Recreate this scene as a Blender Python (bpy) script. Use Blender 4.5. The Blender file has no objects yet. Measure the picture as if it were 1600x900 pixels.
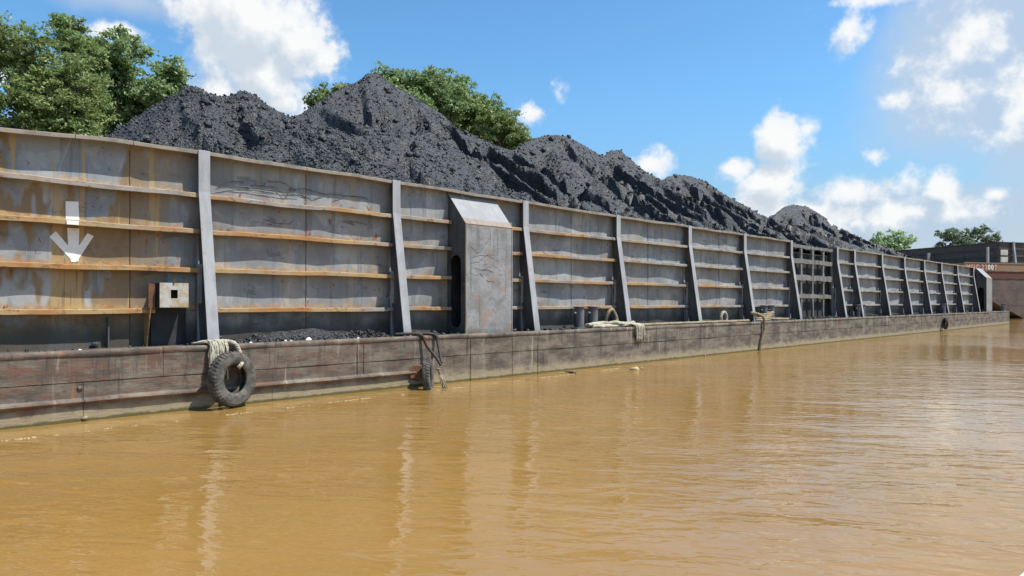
import bpy, math, random
import numpy as np
from mathutils import Vector, Matrix, Quaternion

random.seed(11); RNG = np.random.default_rng(11)
R = math.radians
SC = bpy.context.scene
COL = SC.collection

# ------------------------------------------------------------------ camera
F_PX, XV, HOR, EYE = 1110.0, 1900.0, 472.0, 2.0      # focal length, vanishing point and horizon of a 1600x900 frame
cam_d = bpy.data.cameras.new('camera'); cam = bpy.data.objects.new('camera', cam_d); COL.objects.link(cam)
cam_d.sensor_width = 36; cam_d.lens = F_PX / 1600 * 36
cam_d.shift_y = (HOR - 450) / 1600
cam_d.clip_start = 0.05; cam_d.clip_end = 9000
cam.location = (0, 0, EYE); cam.rotation_euler = (R(90), 0, 0)
SC.camera = cam

# ------------------------------------------------------------------ sun, sky, exposure
# towards the sun: steep, from the right and a little behind the camera
SUN_DIR = Vector((0.545, -0.090, 1.0)).normalized()
SUN_EL = math.degrees(math.asin(SUN_DIR.z)); SUN_AZ = math.degrees(math.atan2(SUN_DIR.x, SUN_DIR.y))
sd = bpy.data.lights.new('sun', 'SUN'); sun = bpy.data.objects.new('sun', sd); COL.objects.link(sun)
sd.energy = 5.0; sd.angle = R(0.5); sd.color = (1.0, 0.965, 0.90)
sun.rotation_euler = SUN_DIR.to_track_quat('Z', 'Y').to_euler()
SC.view_settings.view_transform = 'Standard'; SC.view_settings.look = 'None'
SC.view_settings.exposure = 0.36; SC.view_settings.gamma = 1.0
SC.view_settings.use_curve_mapping = False
SC.cycles.max_bounces = 5; SC.cycles.diffuse_bounces = 3; SC.cycles.glossy_bounces = 3; SC.cycles.transmission_bounces = 2; SC.cycles.transparent_max_bounces = 4

class NT:
    """short node-tree builder"""
    def __init__(s, nt): s.nt = nt
    def n(s, typ, ins=None, **props):
        nd = s.nt.nodes.new(typ)
        for k, v in props.items(): setattr(nd, k, v)
        for k, v in (ins or {}).items():
            i = nd.inputs[k]
            if isinstance(v, bpy.types.NodeSocket): s.nt.links.new(v, i)
            else: i.default_value = v
        return nd
    def m(s, op, a, b=0.0, c=0.0, clamp=False):
        return s.n('ShaderNodeMath', {0: a, 1: b, 2: c}, operation=op, use_clamp=clamp).outputs[0]
    def vm(s, op, a, b=(0, 0, 0)):
        return s.n('ShaderNodeVectorMath', {0: a, 1: b}, operation=op).outputs[0]
    def ss(s, x, lo, hi, t0=0.0, t1=1.0):
        return s.n('ShaderNodeMapRange', {0: x, 1: lo, 2: hi, 3: t0, 4: t1}, interpolation_type='SMOOTHSTEP').outputs[0]
    def lin(s, x, lo, hi, t0=0.0, t1=1.0):
        return s.n('ShaderNodeMapRange', {0: x, 1: lo, 2: hi, 3: t0, 4: t1}).outputs[0]
    def mix(s, f, a, b, mode='MIX'):
        nd = s.nt.nodes.new('ShaderNodeMix'); nd.data_type = 'RGBA'; nd.blend_type = mode
        for i, v in ((0, f), (6, a), (7, b)):
            if isinstance(v, bpy.types.NodeSocket): s.nt.links.new(v, nd.inputs[i])
            else:
                if i and len(v) == 3: v = (*v, 1)
                nd.inputs[i].default_value = v
        return nd.outputs[2]
    def noise(s, vec, scale, detail=4, rough=0.55, dist=0.0):
        return s.n('ShaderNodeTexNoise', {'Vector': vec, 'Scale': scale, 'Detail': detail, 'Roughness': rough, 'Distortion': dist}).outputs[0]
    def mapping(s, vec, scale=(1, 1, 1), loc=(0, 0, 0), rot=(0, 0, 0)):
        return s.n('ShaderNodeMapping', {'Vector': vec, 'Scale': scale, 'Location': loc, 'Rotation': rot}).outputs[0]

def px_dir(x, y):
    """direction angles (azimuth from +Y towards +X, elevation) of a point of the sky"""
    u = math.atan2(x - 800, F_PX); v = math.atan2((HOR - y) * math.cos(u), F_PX)
    return u, v

# clouds: azimuth/elevation blobs in the real sky dome (centre x, y, radius x, y, weight)
CUMULUS = [(395, 40, 135, 100, 1.5), (350, 5, 90, 70, 1.3), (460, 75, 86, 70, 1.4), (410, 120, 110, 80, 1.2), (505, 95, 36, 46, .9), (335, 85, 62, 62, 1.2), (350, 145, 80, 50, 1.0),
    (190, 50, 62, 20, 1.0), (0, 122, 26, 22, .8),
    (1210, 225, 48, 44, 1.25), (1150, 262, 46, 30, 1.1), (1205, 285, 66, 44, 1.15), (1180, 330, 80, 34, 1.0),
    (1335, 302, 84, 36, 1.15), (1415, 284, 52, 30, 1.05), (1470, 294, 42, 38, 1.2), (1290, 335, 130, 34, .95), (1420, 330, 140, 32, .9),
    (1368, 244, 26, 22, .8), (1320, 40, 38, 34, .75), (1490, 150, 84, 44, .72), (1555, 303, 24, 13, .8), (1510, 60, 80, 70, .56), (1580, 150, 60, 70, .55), (1400, 158, 36, 18, .6),
    (828, 178, 30, 22, .68), (873, 147, 22, 28, .68), (1016, 257, 44, 22, .72), (1268, 198, 22, 20, .5), (1340, 0, 90, 16, .7)]
VEIL = [(1560, 90, 240, 190, 1.6), (1600, 220, 130, 90, .8), (1430, 345, 380, 66, 1.3), (200, 0, 150, 24, .7), (390, 165, 130, 70, .8), (1480, 120, 150, 120, .8)]

world = bpy.data.worlds.new('World'); SC.world = world; world.use_nodes = True
wt = world.node_tree; wt.nodes.clear(); w = NT(wt)

def blob_group(name, blobs, n_lo, n_hi, a_lo, a_hi, generic, det=6):
    g = bpy.data.node_groups.new(name, 'ShaderNodeTree')
    g.interface.new_socket('Vector', in_out='INPUT', socket_type='NodeSocketVector')
    g.interface.new_socket('Density', in_out='OUTPUT', socket_type='NodeSocketFloat')
    t = NT(g)
    gi = t.n('NodeGroupInput'); go = t.n('NodeGroupOutput')
    d = t.n('ShaderNodeVectorMath', {0: gi.outputs[0]}, operation='NORMALIZE').outputs[0]
    sep = t.n('ShaderNodeSeparateXYZ', {0: d})
    u = t.m('ARCTAN2', sep.outputs[0], sep.outputs[1]); v = t.m('ARCSINE', sep.outputs[2])
    E = None
    for (bx, by, rx, ry, wgt) in blobs:
        u0, v0 = px_dir(bx, by)
        ru = rx / F_PX * math.cos(u0) ** 2; rv = ry / F_PX * math.cos(u0)
        a = t.m('MULTIPLY_ADD', u, 1 / ru, -u0 / ru); b = t.m('MULTIPLY_ADD', v, 1 / rv, -v0 / rv)
        q = t.m('SQRT', t.m('ADD', t.m('MULTIPLY', a, a), t.m('MULTIPLY', b, b)))
        e = t.m('MULTIPLY', t.m('SUBTRACT', 1.0, q), wgt)
        E = e if E is None else t.m('SMOOTH_MAX', E, e, 0.12)
    # the sky outside the frame carries the same broken cloud
    gen = t.m('MULTIPLY', t.m('SUBTRACT', t.noise(d, 3.1, 3, .5), 0.60), generic)
    away = t.ss(sep.outputs[1], 0.80, 0.62)
    E = t.m('MAXIMUM', t.m('MAXIMUM', E, -1.2), t.m('MULTIPLY_ADD', t.m('ADD', gen, 1.2), away, -1.2))
    n1 = t.m('MULTIPLY', t.m('SUBTRACT', t.noise(d, n_lo, det, .6), 0.5), a_lo)
    den = t.m('ADD', E, n1)
    if a_hi: den = t.m('ADD', den, t.m('MULTIPLY', t.m('SUBTRACT', t.noise(d, n_hi, 3, .6), 0.5), a_hi))
    g.links.new(den, go.inputs[0])
    return g

gcu = blob_group('cumulus_density', CUMULUS, 13.0, 44.0, 2.7, 1.0, 2.6, 6)
gc1 = blob_group('cumulus_density_soft', CUMULUS[:21], 13.0, 0, 2.7, 0, 2.6, 4)
gve = blob_group('veil_density', VEIL, 7.0, 0, 1.5, 0, 2.2, 4)
tc = w.n('ShaderNodeTexCoord')
D0 = tc.outputs['Generated']
def grp(g, vec):
    nd = wt.nodes.new('ShaderNodeGroup'); nd.node_tree = g; wt.links.new(vec, nd.inputs[0]); return nd.outputs[0]
den0 = grp(gcu, D0)
den1 = grp(gc1, w.vm('ADD', D0, (0.010, 0.0, 0.026)))
veil = grp(gve, D0)
sky = w.n('ShaderNodeTexSky', sky_type='NISHITA')
sky.sun_disc = False; sky.sun_elevation = R(SUN_EL); sky.sun_rotation = R(SUN_AZ)
sky.altitude = 0; sky.air_density = 1.0; sky.dust_density = 0.6; sky.ozone_density = 1.6
skyc = w.n('ShaderNodeHueSaturation', {'Saturation': 1.12, 'Value': 1.0, 'Color': sky.outputs[0]}).outputs[0]
elev = w.n('ShaderNodeSeparateXYZ', {0: D0}).outputs[2]
skyc = w.mix(1.0, skyc, w.mix(w.ss(elev, -.02, .30), (1.0, .94, .88), (1.20, 1.66, 1.78)), 'MULTIPLY')   # clear humid tropical air: whiter low down
a_cu = w.m('MULTIPLY', w.ss(den0, -.08, 0.58), w.ss(den0, -.1, .9, .70, 1.0))
a_ve = w.m('MULTIPLY', w.ss(veil, -0.25, 0.8), 0.88)
# sunlit where the cloud thins out towards the sun, grey where more cloud lies above
lit = w.m('ADD', w.m('MULTIPLY', w.m('SUBTRACT', den0, den1), .75), w.m('SUBTRACT', 1.0, w.m('MULTIPLY', w.ss(den1, .0, 1.3), .85)), clamp=True)
S_SKY = 0.086
ccol = w.mix(lit, (5.6, 6.35, 7.15), (8.7, 8.8, 8.85))
c1 = w.mix(a_ve, skyc, (4.7, 5.75, 7.1))
c2 = w.mix(a_cu, c1, ccol)
bg = w.n('ShaderNodeBackground', {'Color': c2, 'Strength': S_SKY})
wo = w.n('ShaderNodeOutputWorld', {'Surface': bg.outputs[0]})
world.cycles.sampling_method = 'MANUAL'; world.cycles.sample_map_resolution = 512

# ------------------------------------------------------------------ barge frame: local x along the hull, y away from the camera, z up
TH = math.atan2(XV - 800, F_PX)
Dx, Dy = math.sin(TH), math.cos(TH)
P0 = 13.5                                              # distance of the hull side from the camera
def s_at(x, yl):
    """distance along the barge of the point seen in column x of the photograph, on the plane yl behind the hull side"""
    p = P0 + yl
    Y = F_PX * p / Dy / (XV - x)
    return (Y - Dx * p) / Dy
def loc2w(s, yl, z=0.0):
    p = P0 + yl
    return Vector((-Dy * p + Dx * s, Dx * p + Dy * s, z))
ROT_B = math.atan2(Dy, Dx)

# ------------------------------------------------------------------ helpers
def mat(name):
    m = bpy.data.materials.new(name); m.use_nodes = True
    m.node_tree.nodes.clear(); t = NT(m.node_tree)
    out = t.n('ShaderNodeOutputMaterial'); b = t.n('ShaderNodeBsdfPrincipled')
    m.node_tree.links.new(b.outputs[0], out.inputs[0])
    t.b = b; t.out = out
    return m, t
def setin(t, k, v):
    if isinstance(v, bpy.types.NodeSocket): t.nt.links.new(v, t.b.inputs[k])
    else: t.b.inputs[k].default_value = v
def bump(t, h, strength=0.5, dist=0.02, normal=None):
    ins = {'Height': h, 'Strength': strength, 'Distance': dist}
    if normal is not None: ins['Normal'] = normal
    return t.n('ShaderNodeBump', ins).outputs[0]

class MB:
    def __init__(s): s.v = []; s.f = []
    def add(s, vs, fs):
        o = len(s.v); s.v += [tuple(p) for p in vs]; s.f += [tuple(i + o for i in f) for f in fs]; return s
    def box(s, x0, x1, y0, y1, z0, z1):
        return s.add([(x0,y0,z0),(x1,y0,z0),(x1,y1,z0),(x0,y1,z0),(x0,y0,z1),(x1,y0,z1),(x1,y1,z1),(x0,y1,z1)],
                     [(0,3,2,1),(4,5,6,7),(0,1,5,4),(1,2,6,5),(2,3,7,6),(3,0,4,7)])
    def sweep(s, rings, closed=False, cap=True):
        """rings: list of equal-length closed point loops"""
        o = len(s.v); k = len(rings[0]); n = len(rings)
        for r in rings: s.v += [tuple(p) for p in r]
        for i in range(n if closed else n - 1):
            j = (i + 1) % n
            for a in range(k):
                b = (a + 1) % k
                s.f.append((o + i*k + a, o + i*k + b, o + j*k + b, o + j*k + a))
        if cap and not closed:
            s.f.append(tuple(o + a for a in range(k))[::-1]); s.f.append(tuple(o + (n-1)*k + a for a in range(k)))
        return s
    def tube(s, pts, rad, k=8, closed=False):
        pts = [Vector(p) for p in pts]; n = len(pts)
        rads = rad if isinstance(rad, (list, tuple)) else [rad] * n
        rings = []; up = None
        for i in range(n):
            if closed: d = pts[(i+1) % n] - pts[i-1]
            else: d = pts[min(i+1, n-1)] - pts[max(i-1, 0)]
            if d.length < 1e-9: d = Vector((0, 0, 1))
            d.normalize()
            if up is None:
                up = Vector((0, 0, 1)) if abs(d.z) < .9 else Vector((1, 0, 0))
            a = d.cross(up)
            if a.length < 1e-6: a = d.orthogonal()
            a.normalize(); b = a.cross(d); up = b
            rings.append([pts[i] + (a * math.cos(2*math.pi*q/k) + b * math.sin(2*math.pi*q/k)) * rads[i] for q in range(k)])
        return s.sweep(rings, closed)
    def beam(s, p, q, wid, dep, side):
        """rectangular bar from p to q; 'side' is its width direction"""
        p = Vector(p); q = Vector(q); d = (q - p).normalized(); a = Vector(side).normalized(); b = d.cross(a).normalized()
        r = lambda c: [c + a*wid/2 + b*dep/2, c - a*wid/2 + b*dep/2, c - a*wid/2 - b*dep/2, c + a*wid/2 - b*dep/2]
        return s.sweep([r(p), r(q)])
    def build(s, name, material, parent=None, smooth=False, bevel=0.0, loc=None, autos=False):
        me = bpy.data.meshes.new(name); me.from_pydata(s.v, [], s.f); me.update()
        return link(name, me, material, parent, smooth, bevel, loc, autos)

def link(name, me, material, parent=None, smooth=False, bevel=0.0, loc=None, autos=False):
    import bmesh
    bm = bmesh.new(); bm.from_mesh(me); bmesh.ops.recalc_face_normals(bm, faces=bm.faces); bm.to_mesh(me); bm.free()
    if smooth: me.polygons.foreach_set('use_smooth', [True] * len(me.polygons))
    if autos: me.set_sharp_from_angle(angle=R(40))
    me.materials.append(material)
    o = bpy.data.objects.new(name, me); COL.objects.link(o)
    if parent: o.parent = parent
    if loc: o.location = loc
    if bevel:
        m = o.modifiers.new('bevel', 'BEVEL'); m.width = bevel; m.segments = 2; m.limit_method = 'ANGLE'; m.angle_limit = R(40)
    return o
def np_mesh(name, V, Fq, material, parent=None, smooth=True):
    """mesh from numpy vertex (n,3) and face (m,3 or 4) arrays"""
    me = bpy.data.meshes.new(name); k = Fq.shape[1]
    me.vertices.add(len(V)); me.vertices.foreach_set('co', V.astype(np.float32).ravel())
    me.loops.add(Fq.size); me.loops.foreach_set('vertex_index', Fq.astype(np.int32).ravel())
    me.polygons.add(len(Fq)); me.polygons.foreach_set('loop_start', np.arange(0, Fq.size, k, dtype=np.int32))
    me.update(calc_edges=True); me.validate()
    if smooth: me.polygons.foreach_set('use_smooth', np.ones(len(me.polygons), dtype=bool))
    me.materials.append(material)
    o = bpy.data.objects.new(name, me); COL.objects.link(o)
    if parent: o.parent = parent
    return o
def tag(o, label=None, cat=None, group=None, kind=None):
    if label: o['label'] = label
    if cat: o['category'] = cat
    if group: o['group'] = group
    if kind: o['kind'] = kind
    return o
def empty(name, loc=(0, 0, 0), rz=0.0):
    o = bpy.data.objects.new(name, None); COL.objects.link(o); o.location = loc; o.rotation_euler = (0, 0, rz)
    o.empty_display_size = .2
    return o

# vectorised gradient noise
_P = np.random.default_rng(5).permutation(512).astype(np.int64)
_G = np.random.default_rng(6).uniform(0, 2*np.pi, 512)
def pnoise(x, y, seed=0):
    x = np.asarray(x, float) + seed * 17.31; y = np.asarray(y, float) + seed * 9.77
    xi = np.floor(x).astype(np.int64); yi = np.floor(y).astype(np.int64); xf = x - xi; yf = y - yi
    def g(a, b, dx, dy):
        h = _G[_P[(_P[a & 511] + b) & 511]]; return np.cos(h)*dx + np.sin(h)*dy
    u = xf*xf*xf*(xf*(xf*6-15)+10); v = yf*yf*yf*(yf*(yf*6-15)+10)
    n00 = g(xi, yi, xf, yf); n10 = g(xi+1, yi, xf-1, yf); n01 = g(xi, yi+1, xf, yf-1); n11 = g(xi+1, yi+1, xf-1, yf-1)
    return ((n00*(1-u)+n10*u)*(1-v) + (n01*(1-u)+n11*u)*v) * 1.5
def fbm(x, y, seed=0, octv=4, gain=.5):
    t = 0; a = 1; f = 1
    for i in range(octv): t = t + a*pnoise(np.asarray(x)*f, np.asarray(y)*f, seed+i*3); a *= gain; f *= 2.03
    return t
def n1(x, seed): return float(pnoise(x, seed*3.7 + .37, seed))

# ------------------------------------------------------------------ materials
ZS = [1.83, 2.62, 3.38, 4.08]                           # heights of the horizontal stiffeners
DECK = 1.17
YW = 0.85                                               # sideboard plane behind the hull side

def steel_plate():
    m, t = mat('weathered_grey_plate')
    o = t.n('ShaderNodeTexCoord').outputs['Object']; sp = t.n('ShaderNodeSeparateXYZ', {0: o}); s, z = sp.outputs[0], sp.outputs[2]
    base = t.mix(t.ss(t.noise(o, 1.1, 6, .65), .38, .64), (.225, .238, .243), (.325, .335, .332))
    # repainted and rubbed areas with fairly hard edges
    pa = t.noise(t.mapping(o, (.8, 1, .55), (2, 0, 8)), 1.5, 3, .55, .4)
    base = t.mix(t.ss(pa, .53, .555, 0, .5), base, (.185, .20, .218))
    base = t.mix(t.ss(pa, .43, .41, 0, .4), base, (.41, .415, .40))
    streak = t.noise(t.mapping(o, (5.5, 1, .35)), 1.0, 6, .65)
    base = t.mix(t.ss(streak, .55, .65, 0, .5), base, (.12, .12, .113))
    st2 = t.noise(t.mapping(o, (13, 1, .5), (3, 0, 1)), 1.0, 4, .6)
    base = t.mix(t.ss(st2, .60, .68, 0, .35), base, (.16, .14, .115))
    # old ochre primer showing through, mostly near the stern end
    left = t.m('MAXIMUM', t.lin(s, 4.2, 5.9, 1.0, 0.10), t.lin(s, 7.0, 24.0, .16, .06))
    och = t.noise(t.mapping(o, (.75, 1, .33)), 1.0, 4, .6)
    mo = t.m('MULTIPLY', t.ss(och, .475, .505), left)
    base = t.mix(t.m('MULTIPLY', mo, .85), base, t.mix(t.noise(o, 4, 5, .7), (.15, .092, .036), (.32, .21, .092)))
    och2 = t.noise(t.mapping(o, (3.2, 1, .22), (7, 0, 3)), 1.0, 4, .6)
    base = t.mix(t.m('MULTIPLY', t.ss(och2, .57, .60), t.m('MINIMUM', t.m('MULTIPLY', left, 1.6), .8)), base, (.40, .285, .13))
    # rust creeping up from every stiffener
    dist = None
    for zz in ZS:
        d = t.m('ABSOLUTE', t.m('SUBTRACT', z, zz + .07)); dist = d if dist is None else t.m('MINIMUM', dist, d)
    ed = t.m('ADD', dist, t.m('MULTIPLY', t.m('SUBTRACT', t.noise(o, 3.5, 4, .65), .5), .42))
    rm = t.m('MULTIPLY', t.ss(ed, .10, .0), t.lin(s, 3, 22, .85, .12))
    base = t.mix(t.m('MULTIPLY', rm, .7), base, t.mix(t.ss(t.noise(o, 8, 4, .7), .42, .6), (.46, .31, .13), (.34, .15, .045)))
    rs = t.m('MULTIPLY', t.ss(t.noise(t.mapping(o, (1, 1, .55)), 8, 4, .7), .63, .67), t.ss(t.noise(o, 1.3, 2), .42, .55))
    base = t.mix(rs, base, (.25, .075, .02))
    # black coal smears
    cs = t.m('MULTIPLY', t.ss(t.noise(t.mapping(o, (.9, 1, 2.2), (5, 0, 2)), 1.6, 6, .7), .60, .66), .5)
    base = t.mix(cs, base, (.07, .07, .07))
    # coal grime low down
    gr = t.m('MULTIPLY', t.ss(t.m('ADD', z, t.m('MULTIPLY', t.noise(o, 2.2, 4), .5)), 2.2, 1.6), .9)
    base = t.mix(gr, base, (.06, .05, .038))
    fine = t.noise(o, 38, 4, .7)
    base = t.mix(t.ss(fine, .55, .75, 0, .25), base, (.10, .095, .085))
    # thin scratches
    sc = t.n('ShaderNodeTexVoronoi', {'Vector': t.mapping(t.vm('ADD', o, t.vm('MULTIPLY', t.n('ShaderNodeTexNoise', {'Vector': o, 'Scale': 2.5, 'Detail': 3}).outputs[1], (.5, .5, .5))), (1.0, 1, 2.6), (0, 0, 0), (0, .5, 0)), 'Scale': 2.2}, feature='DISTANCE_TO_EDGE').outputs[0]
    sm = t.m('MULTIPLY', t.ss(sc, .022, .006), t.ss(t.noise(o, .9, 3), .56, .64))
    base = t.mix(t.m('MULTIPLY', sm, .35), base, (.07, .07, .07))
    setin(t, 'Base Color', base); setin(t, 'Roughness', t.lin(fine, .3, .7, .55, .8)); setin(t, 'Specular IOR Level', .3)
    h = t.m('ADD', t.m('ADD', t.m('MULTIPLY', t.noise(o, 14, 5, .65), .7), t.m('MULTIPLY', t.noise(o, 3.2, 3, .5), 2.2)), t.m('MULTIPLY', sm, -.4))
    setin(t, 'Normal', bump(t, h, .35, .012))
    return m

def stringer_mat():
    m, t = mat('rusty_stiffener')
    o = t.n('ShaderNodeTexCoord').outputs['Object']; sp = t.n('ShaderNodeSeparateXYZ', {0: o}); s = sp.outputs[0]; z = sp.outputs[2]
    base = t.mix(t.ss(t.noise(o, 2.0, 4), .4, .65), (.31, .29, .26), (.21, .20, .185))
    # rust is heavier at the stern end and on the lower stiffeners
    amt = t.m('ADD', t.lin(s, 4, 45, .22, -.12), t.m('MULTIPLY', t.noise(t.mapping(o, (.5, 1, 3)), 1.0, 4, .6), .95))
    amt = t.m('SUBTRACT', amt, t.lin(z, 3.2, 4.4, 0, .16))
    base = t.mix(t.ss(amt, .46, .66), base, t.mix(t.ss(t.noise(t.mapping(o, (1.2, 1, 4), (4, 0, 0)), 1.0, 5, .65), .4, .62), (.40, .275, .135), (.36, .175, .06)))
    base = t.mix(t.m('MULTIPLY', t.ss(t.noise(o, 5.0, 5, .7), .55, .68), t.ss(amt, .44, .6)), base, (.30, .115, .03))
    base = t.mix(t.ss(t.noise(t.mapping(o, (.5, 1, 1)), 9, 6, .75), .54, .66, 0, .8), base, (.12, .075, .045))
    setin(t, 'Base Color', base); setin(t, 'Roughness', .75); setin(t, 'Specular IOR Level', .25)
    setin(t, 'Normal', bump(t, t.noise(o, 22, 5, .7), .4, .012))
    return m

def grey_steel(name, a=(.23, .235, .24), b=(.15, .155, .165), rust=.5, dirt=1.0):
    m, t = mat(name)
    o = t.n('ShaderNodeTexCoord').outputs['Object']; z = t.n('ShaderNodeSeparateXYZ', {0: o}).outputs[2]
    base = t.mix(t.ss(t.noise(t.mapping(o, (3, 3, .8)), 1.3, 5, .6), .38, .66), a, b)
    base = t.mix(t.ss(t.noise(o, 30, 4, .7), .55, .75, 0, .35), base, (.09, .085, .08))
    base = t.mix(t.m('MULTIPLY', t.ss(t.noise(o, 3.2, 5, .68), .60, .68), rust), base, (.27, .13, .055))
    base = t.mix(t.m('MULTIPLY', t.ss(t.m('ADD', z, t.m('MULTIPLY', t.noise(o, 3, 3), .5)), 1.9, 1.35), .55 * dirt), base, (.06, .055, .05))
    setin(t, 'Base Color', base); setin(t, 'Roughness', .62); setin(t, 'Specular IOR Level', .35)
    setin(t, 'Normal', bump(t, t.noise(o, 16, 5, .65), .3, .01))
    return m

def trunk_mat():
    m, t = mat('trunk_steel')
    o = t.n('ShaderNodeTexCoord').outputs['Object']; z = t.n('ShaderNodeSeparateXYZ', {0: o}).outputs[2]
    base = t.mix(t.ss(t.noise(o, 2.2, 6, .65), .38, .62), (.285, .288, .285), (.20, .202, .20))
    base = t.mix(t.ss(t.noise(t.mapping(o, (1, 1, 1.8)), 7, 6, .75), .52, .62, 0, .45), base, (.13, .128, .122))
    r1 = t.m('MULTIPLY', t.ss(t.noise(o, 1.9, 6, .7), .52, .58), t.lin(z, 1.2, 4.0, 1.0, .25))
    base = t.mix(t.m('MULTIPLY', r1, .75), base, t.mix(t.noise(o, 6, 4), (.26, .15, .105), (.30, .22, .15)))
    base = t.mix(t.ss(t.noise(t.mapping(o, (7, 1, .4)), 1.0, 5, .65), .56, .66, 0, .5), base, (.11, .10, .09))
    base = t.mix(t.ss(t.m('ADD', z, t.m('MULTIPLY', t.noise(o, 4, 4), .5)), 1.7, 1.35, 0, .6), base, (.10, .085, .065))
    base = t.mix(t.ss(t.m('ADD', z, t.m('MULTIPLY', t.noise(o, 5, 4), .25)), 4.02, 4.12, 0, .5), base, t.mix(t.ss(z, 4.12, 4.2), (.30, .19, .11), (.33, .335, .335)))
    setin(t, 'Base Color', base); setin(t, 'Roughness', .68); setin(t, 'Specular IOR Level', .3)
    setin(t, 'Normal', bump(t, t.m('ADD', t.noise(o, 15, 5, .7), t.m('MULTIPLY', t.noise(o, 3, 4, .6), 2.0)), .4, .012))
    return m

def hull_mat(name='hull_side', dark=1.0):
    m, t = mat(name)
    o = t.n('ShaderNodeTexCoord').outputs['Object']; sp = t.n('ShaderNodeSeparateXYZ', {0: o}); s, z = sp.outputs[0], sp.outputs[2]
    base = t.mix(t.ss(t.noise(t.mapping(o, (.9, 1, 2.4)), 1.4, 6, .65), .36, .64), (.205, .172, .134), (.088, .072, .057))
    left = t.lin(s, 0, 15, .9, .06)
    mar = t.noise(t.mapping(o, (1.0, 1, 4.0), (3, 0, 0)), 1.5, 5, .65)
    base = t.mix(t.m('MULTIPLY', t.ss(mar, .44, .62), left), base, (.165, .078, .052))
    st = t.noise(t.mapping(o, (4.2, 1, .34), (1, 0, 5)), 1.0, 6, .7)
    base = t.mix(t.ss(st, .55, .64, 0, .8), base, (.06, .054, .048))
    base = t.mix(t.ss(st, .43, .33, 0, .7), base, (.36, .32, .25))
    ru = t.noise(t.mapping(o, (1.7, 1, .25), (9, 0, 2)), 1.0, 4, .6)
    base = t.mix(t.m('MULTIPLY', t.ss(ru, .63, .68), .7), base, (.33, .13, .065))
    base = t.mix(t.ss(t.noise(o, 7, 6, .72), .56, .68, 0, .7), base, (.075, .055, .045))
    # dried river mud above the waterline, algae at it
    zz = t.m('ADD', z, t.m('MULTIPLY', t.m('SUBTRACT', t.noise(t.mapping(o, (1, 1, 1.6)), 3.2, 6, .68), .5), .55))
    base = t.mix(t.ss(zz, .34, .10, 0, .8), base, (.34, .28, .175))
    base = t.mix(t.ss(t.m('ADD', z, t.m('MULTIPLY', t.m('SUBTRACT', t.noise(o, 5, 3), .5), .09)), .075, .03, 0, .9), base, (.085, .075, .022))
    setin(t, 'Base Color', base); setin(t, 'Roughness', .78); setin(t, 'Specular IOR Level', .25)
    h = t.m('ADD', t.noise(o, 9, 6, .72), t.m('MULTIPLY', t.noise(t.mapping(o, (1, 1, 5)), 6, 4, .6), .7))
    setin(t, 'Normal', bump(t, h, .55, .02))
    return m

def simple(name, a, b, scale=4, rough=.8, bmp=.3, bd=.01, spec=.3, det=5):
    m, t = mat(name)
    o = t.n('ShaderNodeTexCoord').outputs['Object']
    n = t.noise(o, scale, det, .62)
    setin(t, 'Base Color', t.mix(t.ss(n, .38, .64), a, b)); setin(t, 'Roughness', rough); setin(t, 'Specular IOR Level', spec)
    setin(t, 'Normal', bump(t, t.noise(o, scale * 4, 4, .65), bmp, bd))
    return m

def coal_mat():
    m, t = mat('coal')
    o = t.n('ShaderNodeTexCoord').outputs['Object']
    vo = t.n('ShaderNodeTexVoronoi', {'Vector': o, 'Scale': 19.0, 'Randomness': 1.0})
    vo2 = t.n('ShaderNodeTexVoronoi', {'Vector': o, 'Scale': 46.0, 'Randomness': 1.0})
    vo3 = t.n('ShaderNodeTexVoronoi', {'Vector': t.vm('ADD', o, t.vm('MULTIPLY', t.n('ShaderNodeTexNoise', {'Vector': o, 'Scale': 9.0, 'Detail': 2}).outputs[1], (.12, .12, .12))), 'Scale': 8.5, 'Randomness': 1.0})
    big = t.noise(o, .8, 5, .6)
    base = t.mix(t.ss(big, .35, .65), (.011, .0112, .012), (.021, .0215, .023))
    gr = t.noise(o, 6.5, 9, .82)
    base = t.mix(t.ss(gr, .50, .66, 0, .75), base, (.060, .0615, .065))
    base = t.mix(t.ss(t.n('ShaderNodeSeparateColor', {0: vo.outputs[1]}).outputs[0], .70, .98, 0, .6), base, (.085, .088, .094))
    base = t.mix(t.ss(t.n('ShaderNodeSeparateColor', {0: vo2.outputs[1]}).outputs[1], .80, .98, 0, .6), base, (.14, .142, .145))
    base = t.mix(t.ss(t.n('ShaderNodeSeparateColor', {0: vo3.outputs[1]}).outputs[2], .45, .95, 0, .22), base, (.07, .072, .076))
    setin(t, 'Base Color', base); setin(t, 'Roughness', .5); setin(t, 'Specular IOR Level', .5)
    h = t.m('ADD', t.m('ADD', t.m('MULTIPLY', vo.outputs[0], .8), t.m('MULTIPLY', vo3.outputs[0], .6)), t.m('ADD', t.m('MULTIPLY', vo2.outputs[0], .4), t.m('MULTIPLY', t.noise(o, 5, 5, .7), 1.0)))
    setin(t, 'Normal', bump(t, h, 1.0, .035))
    return m

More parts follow.
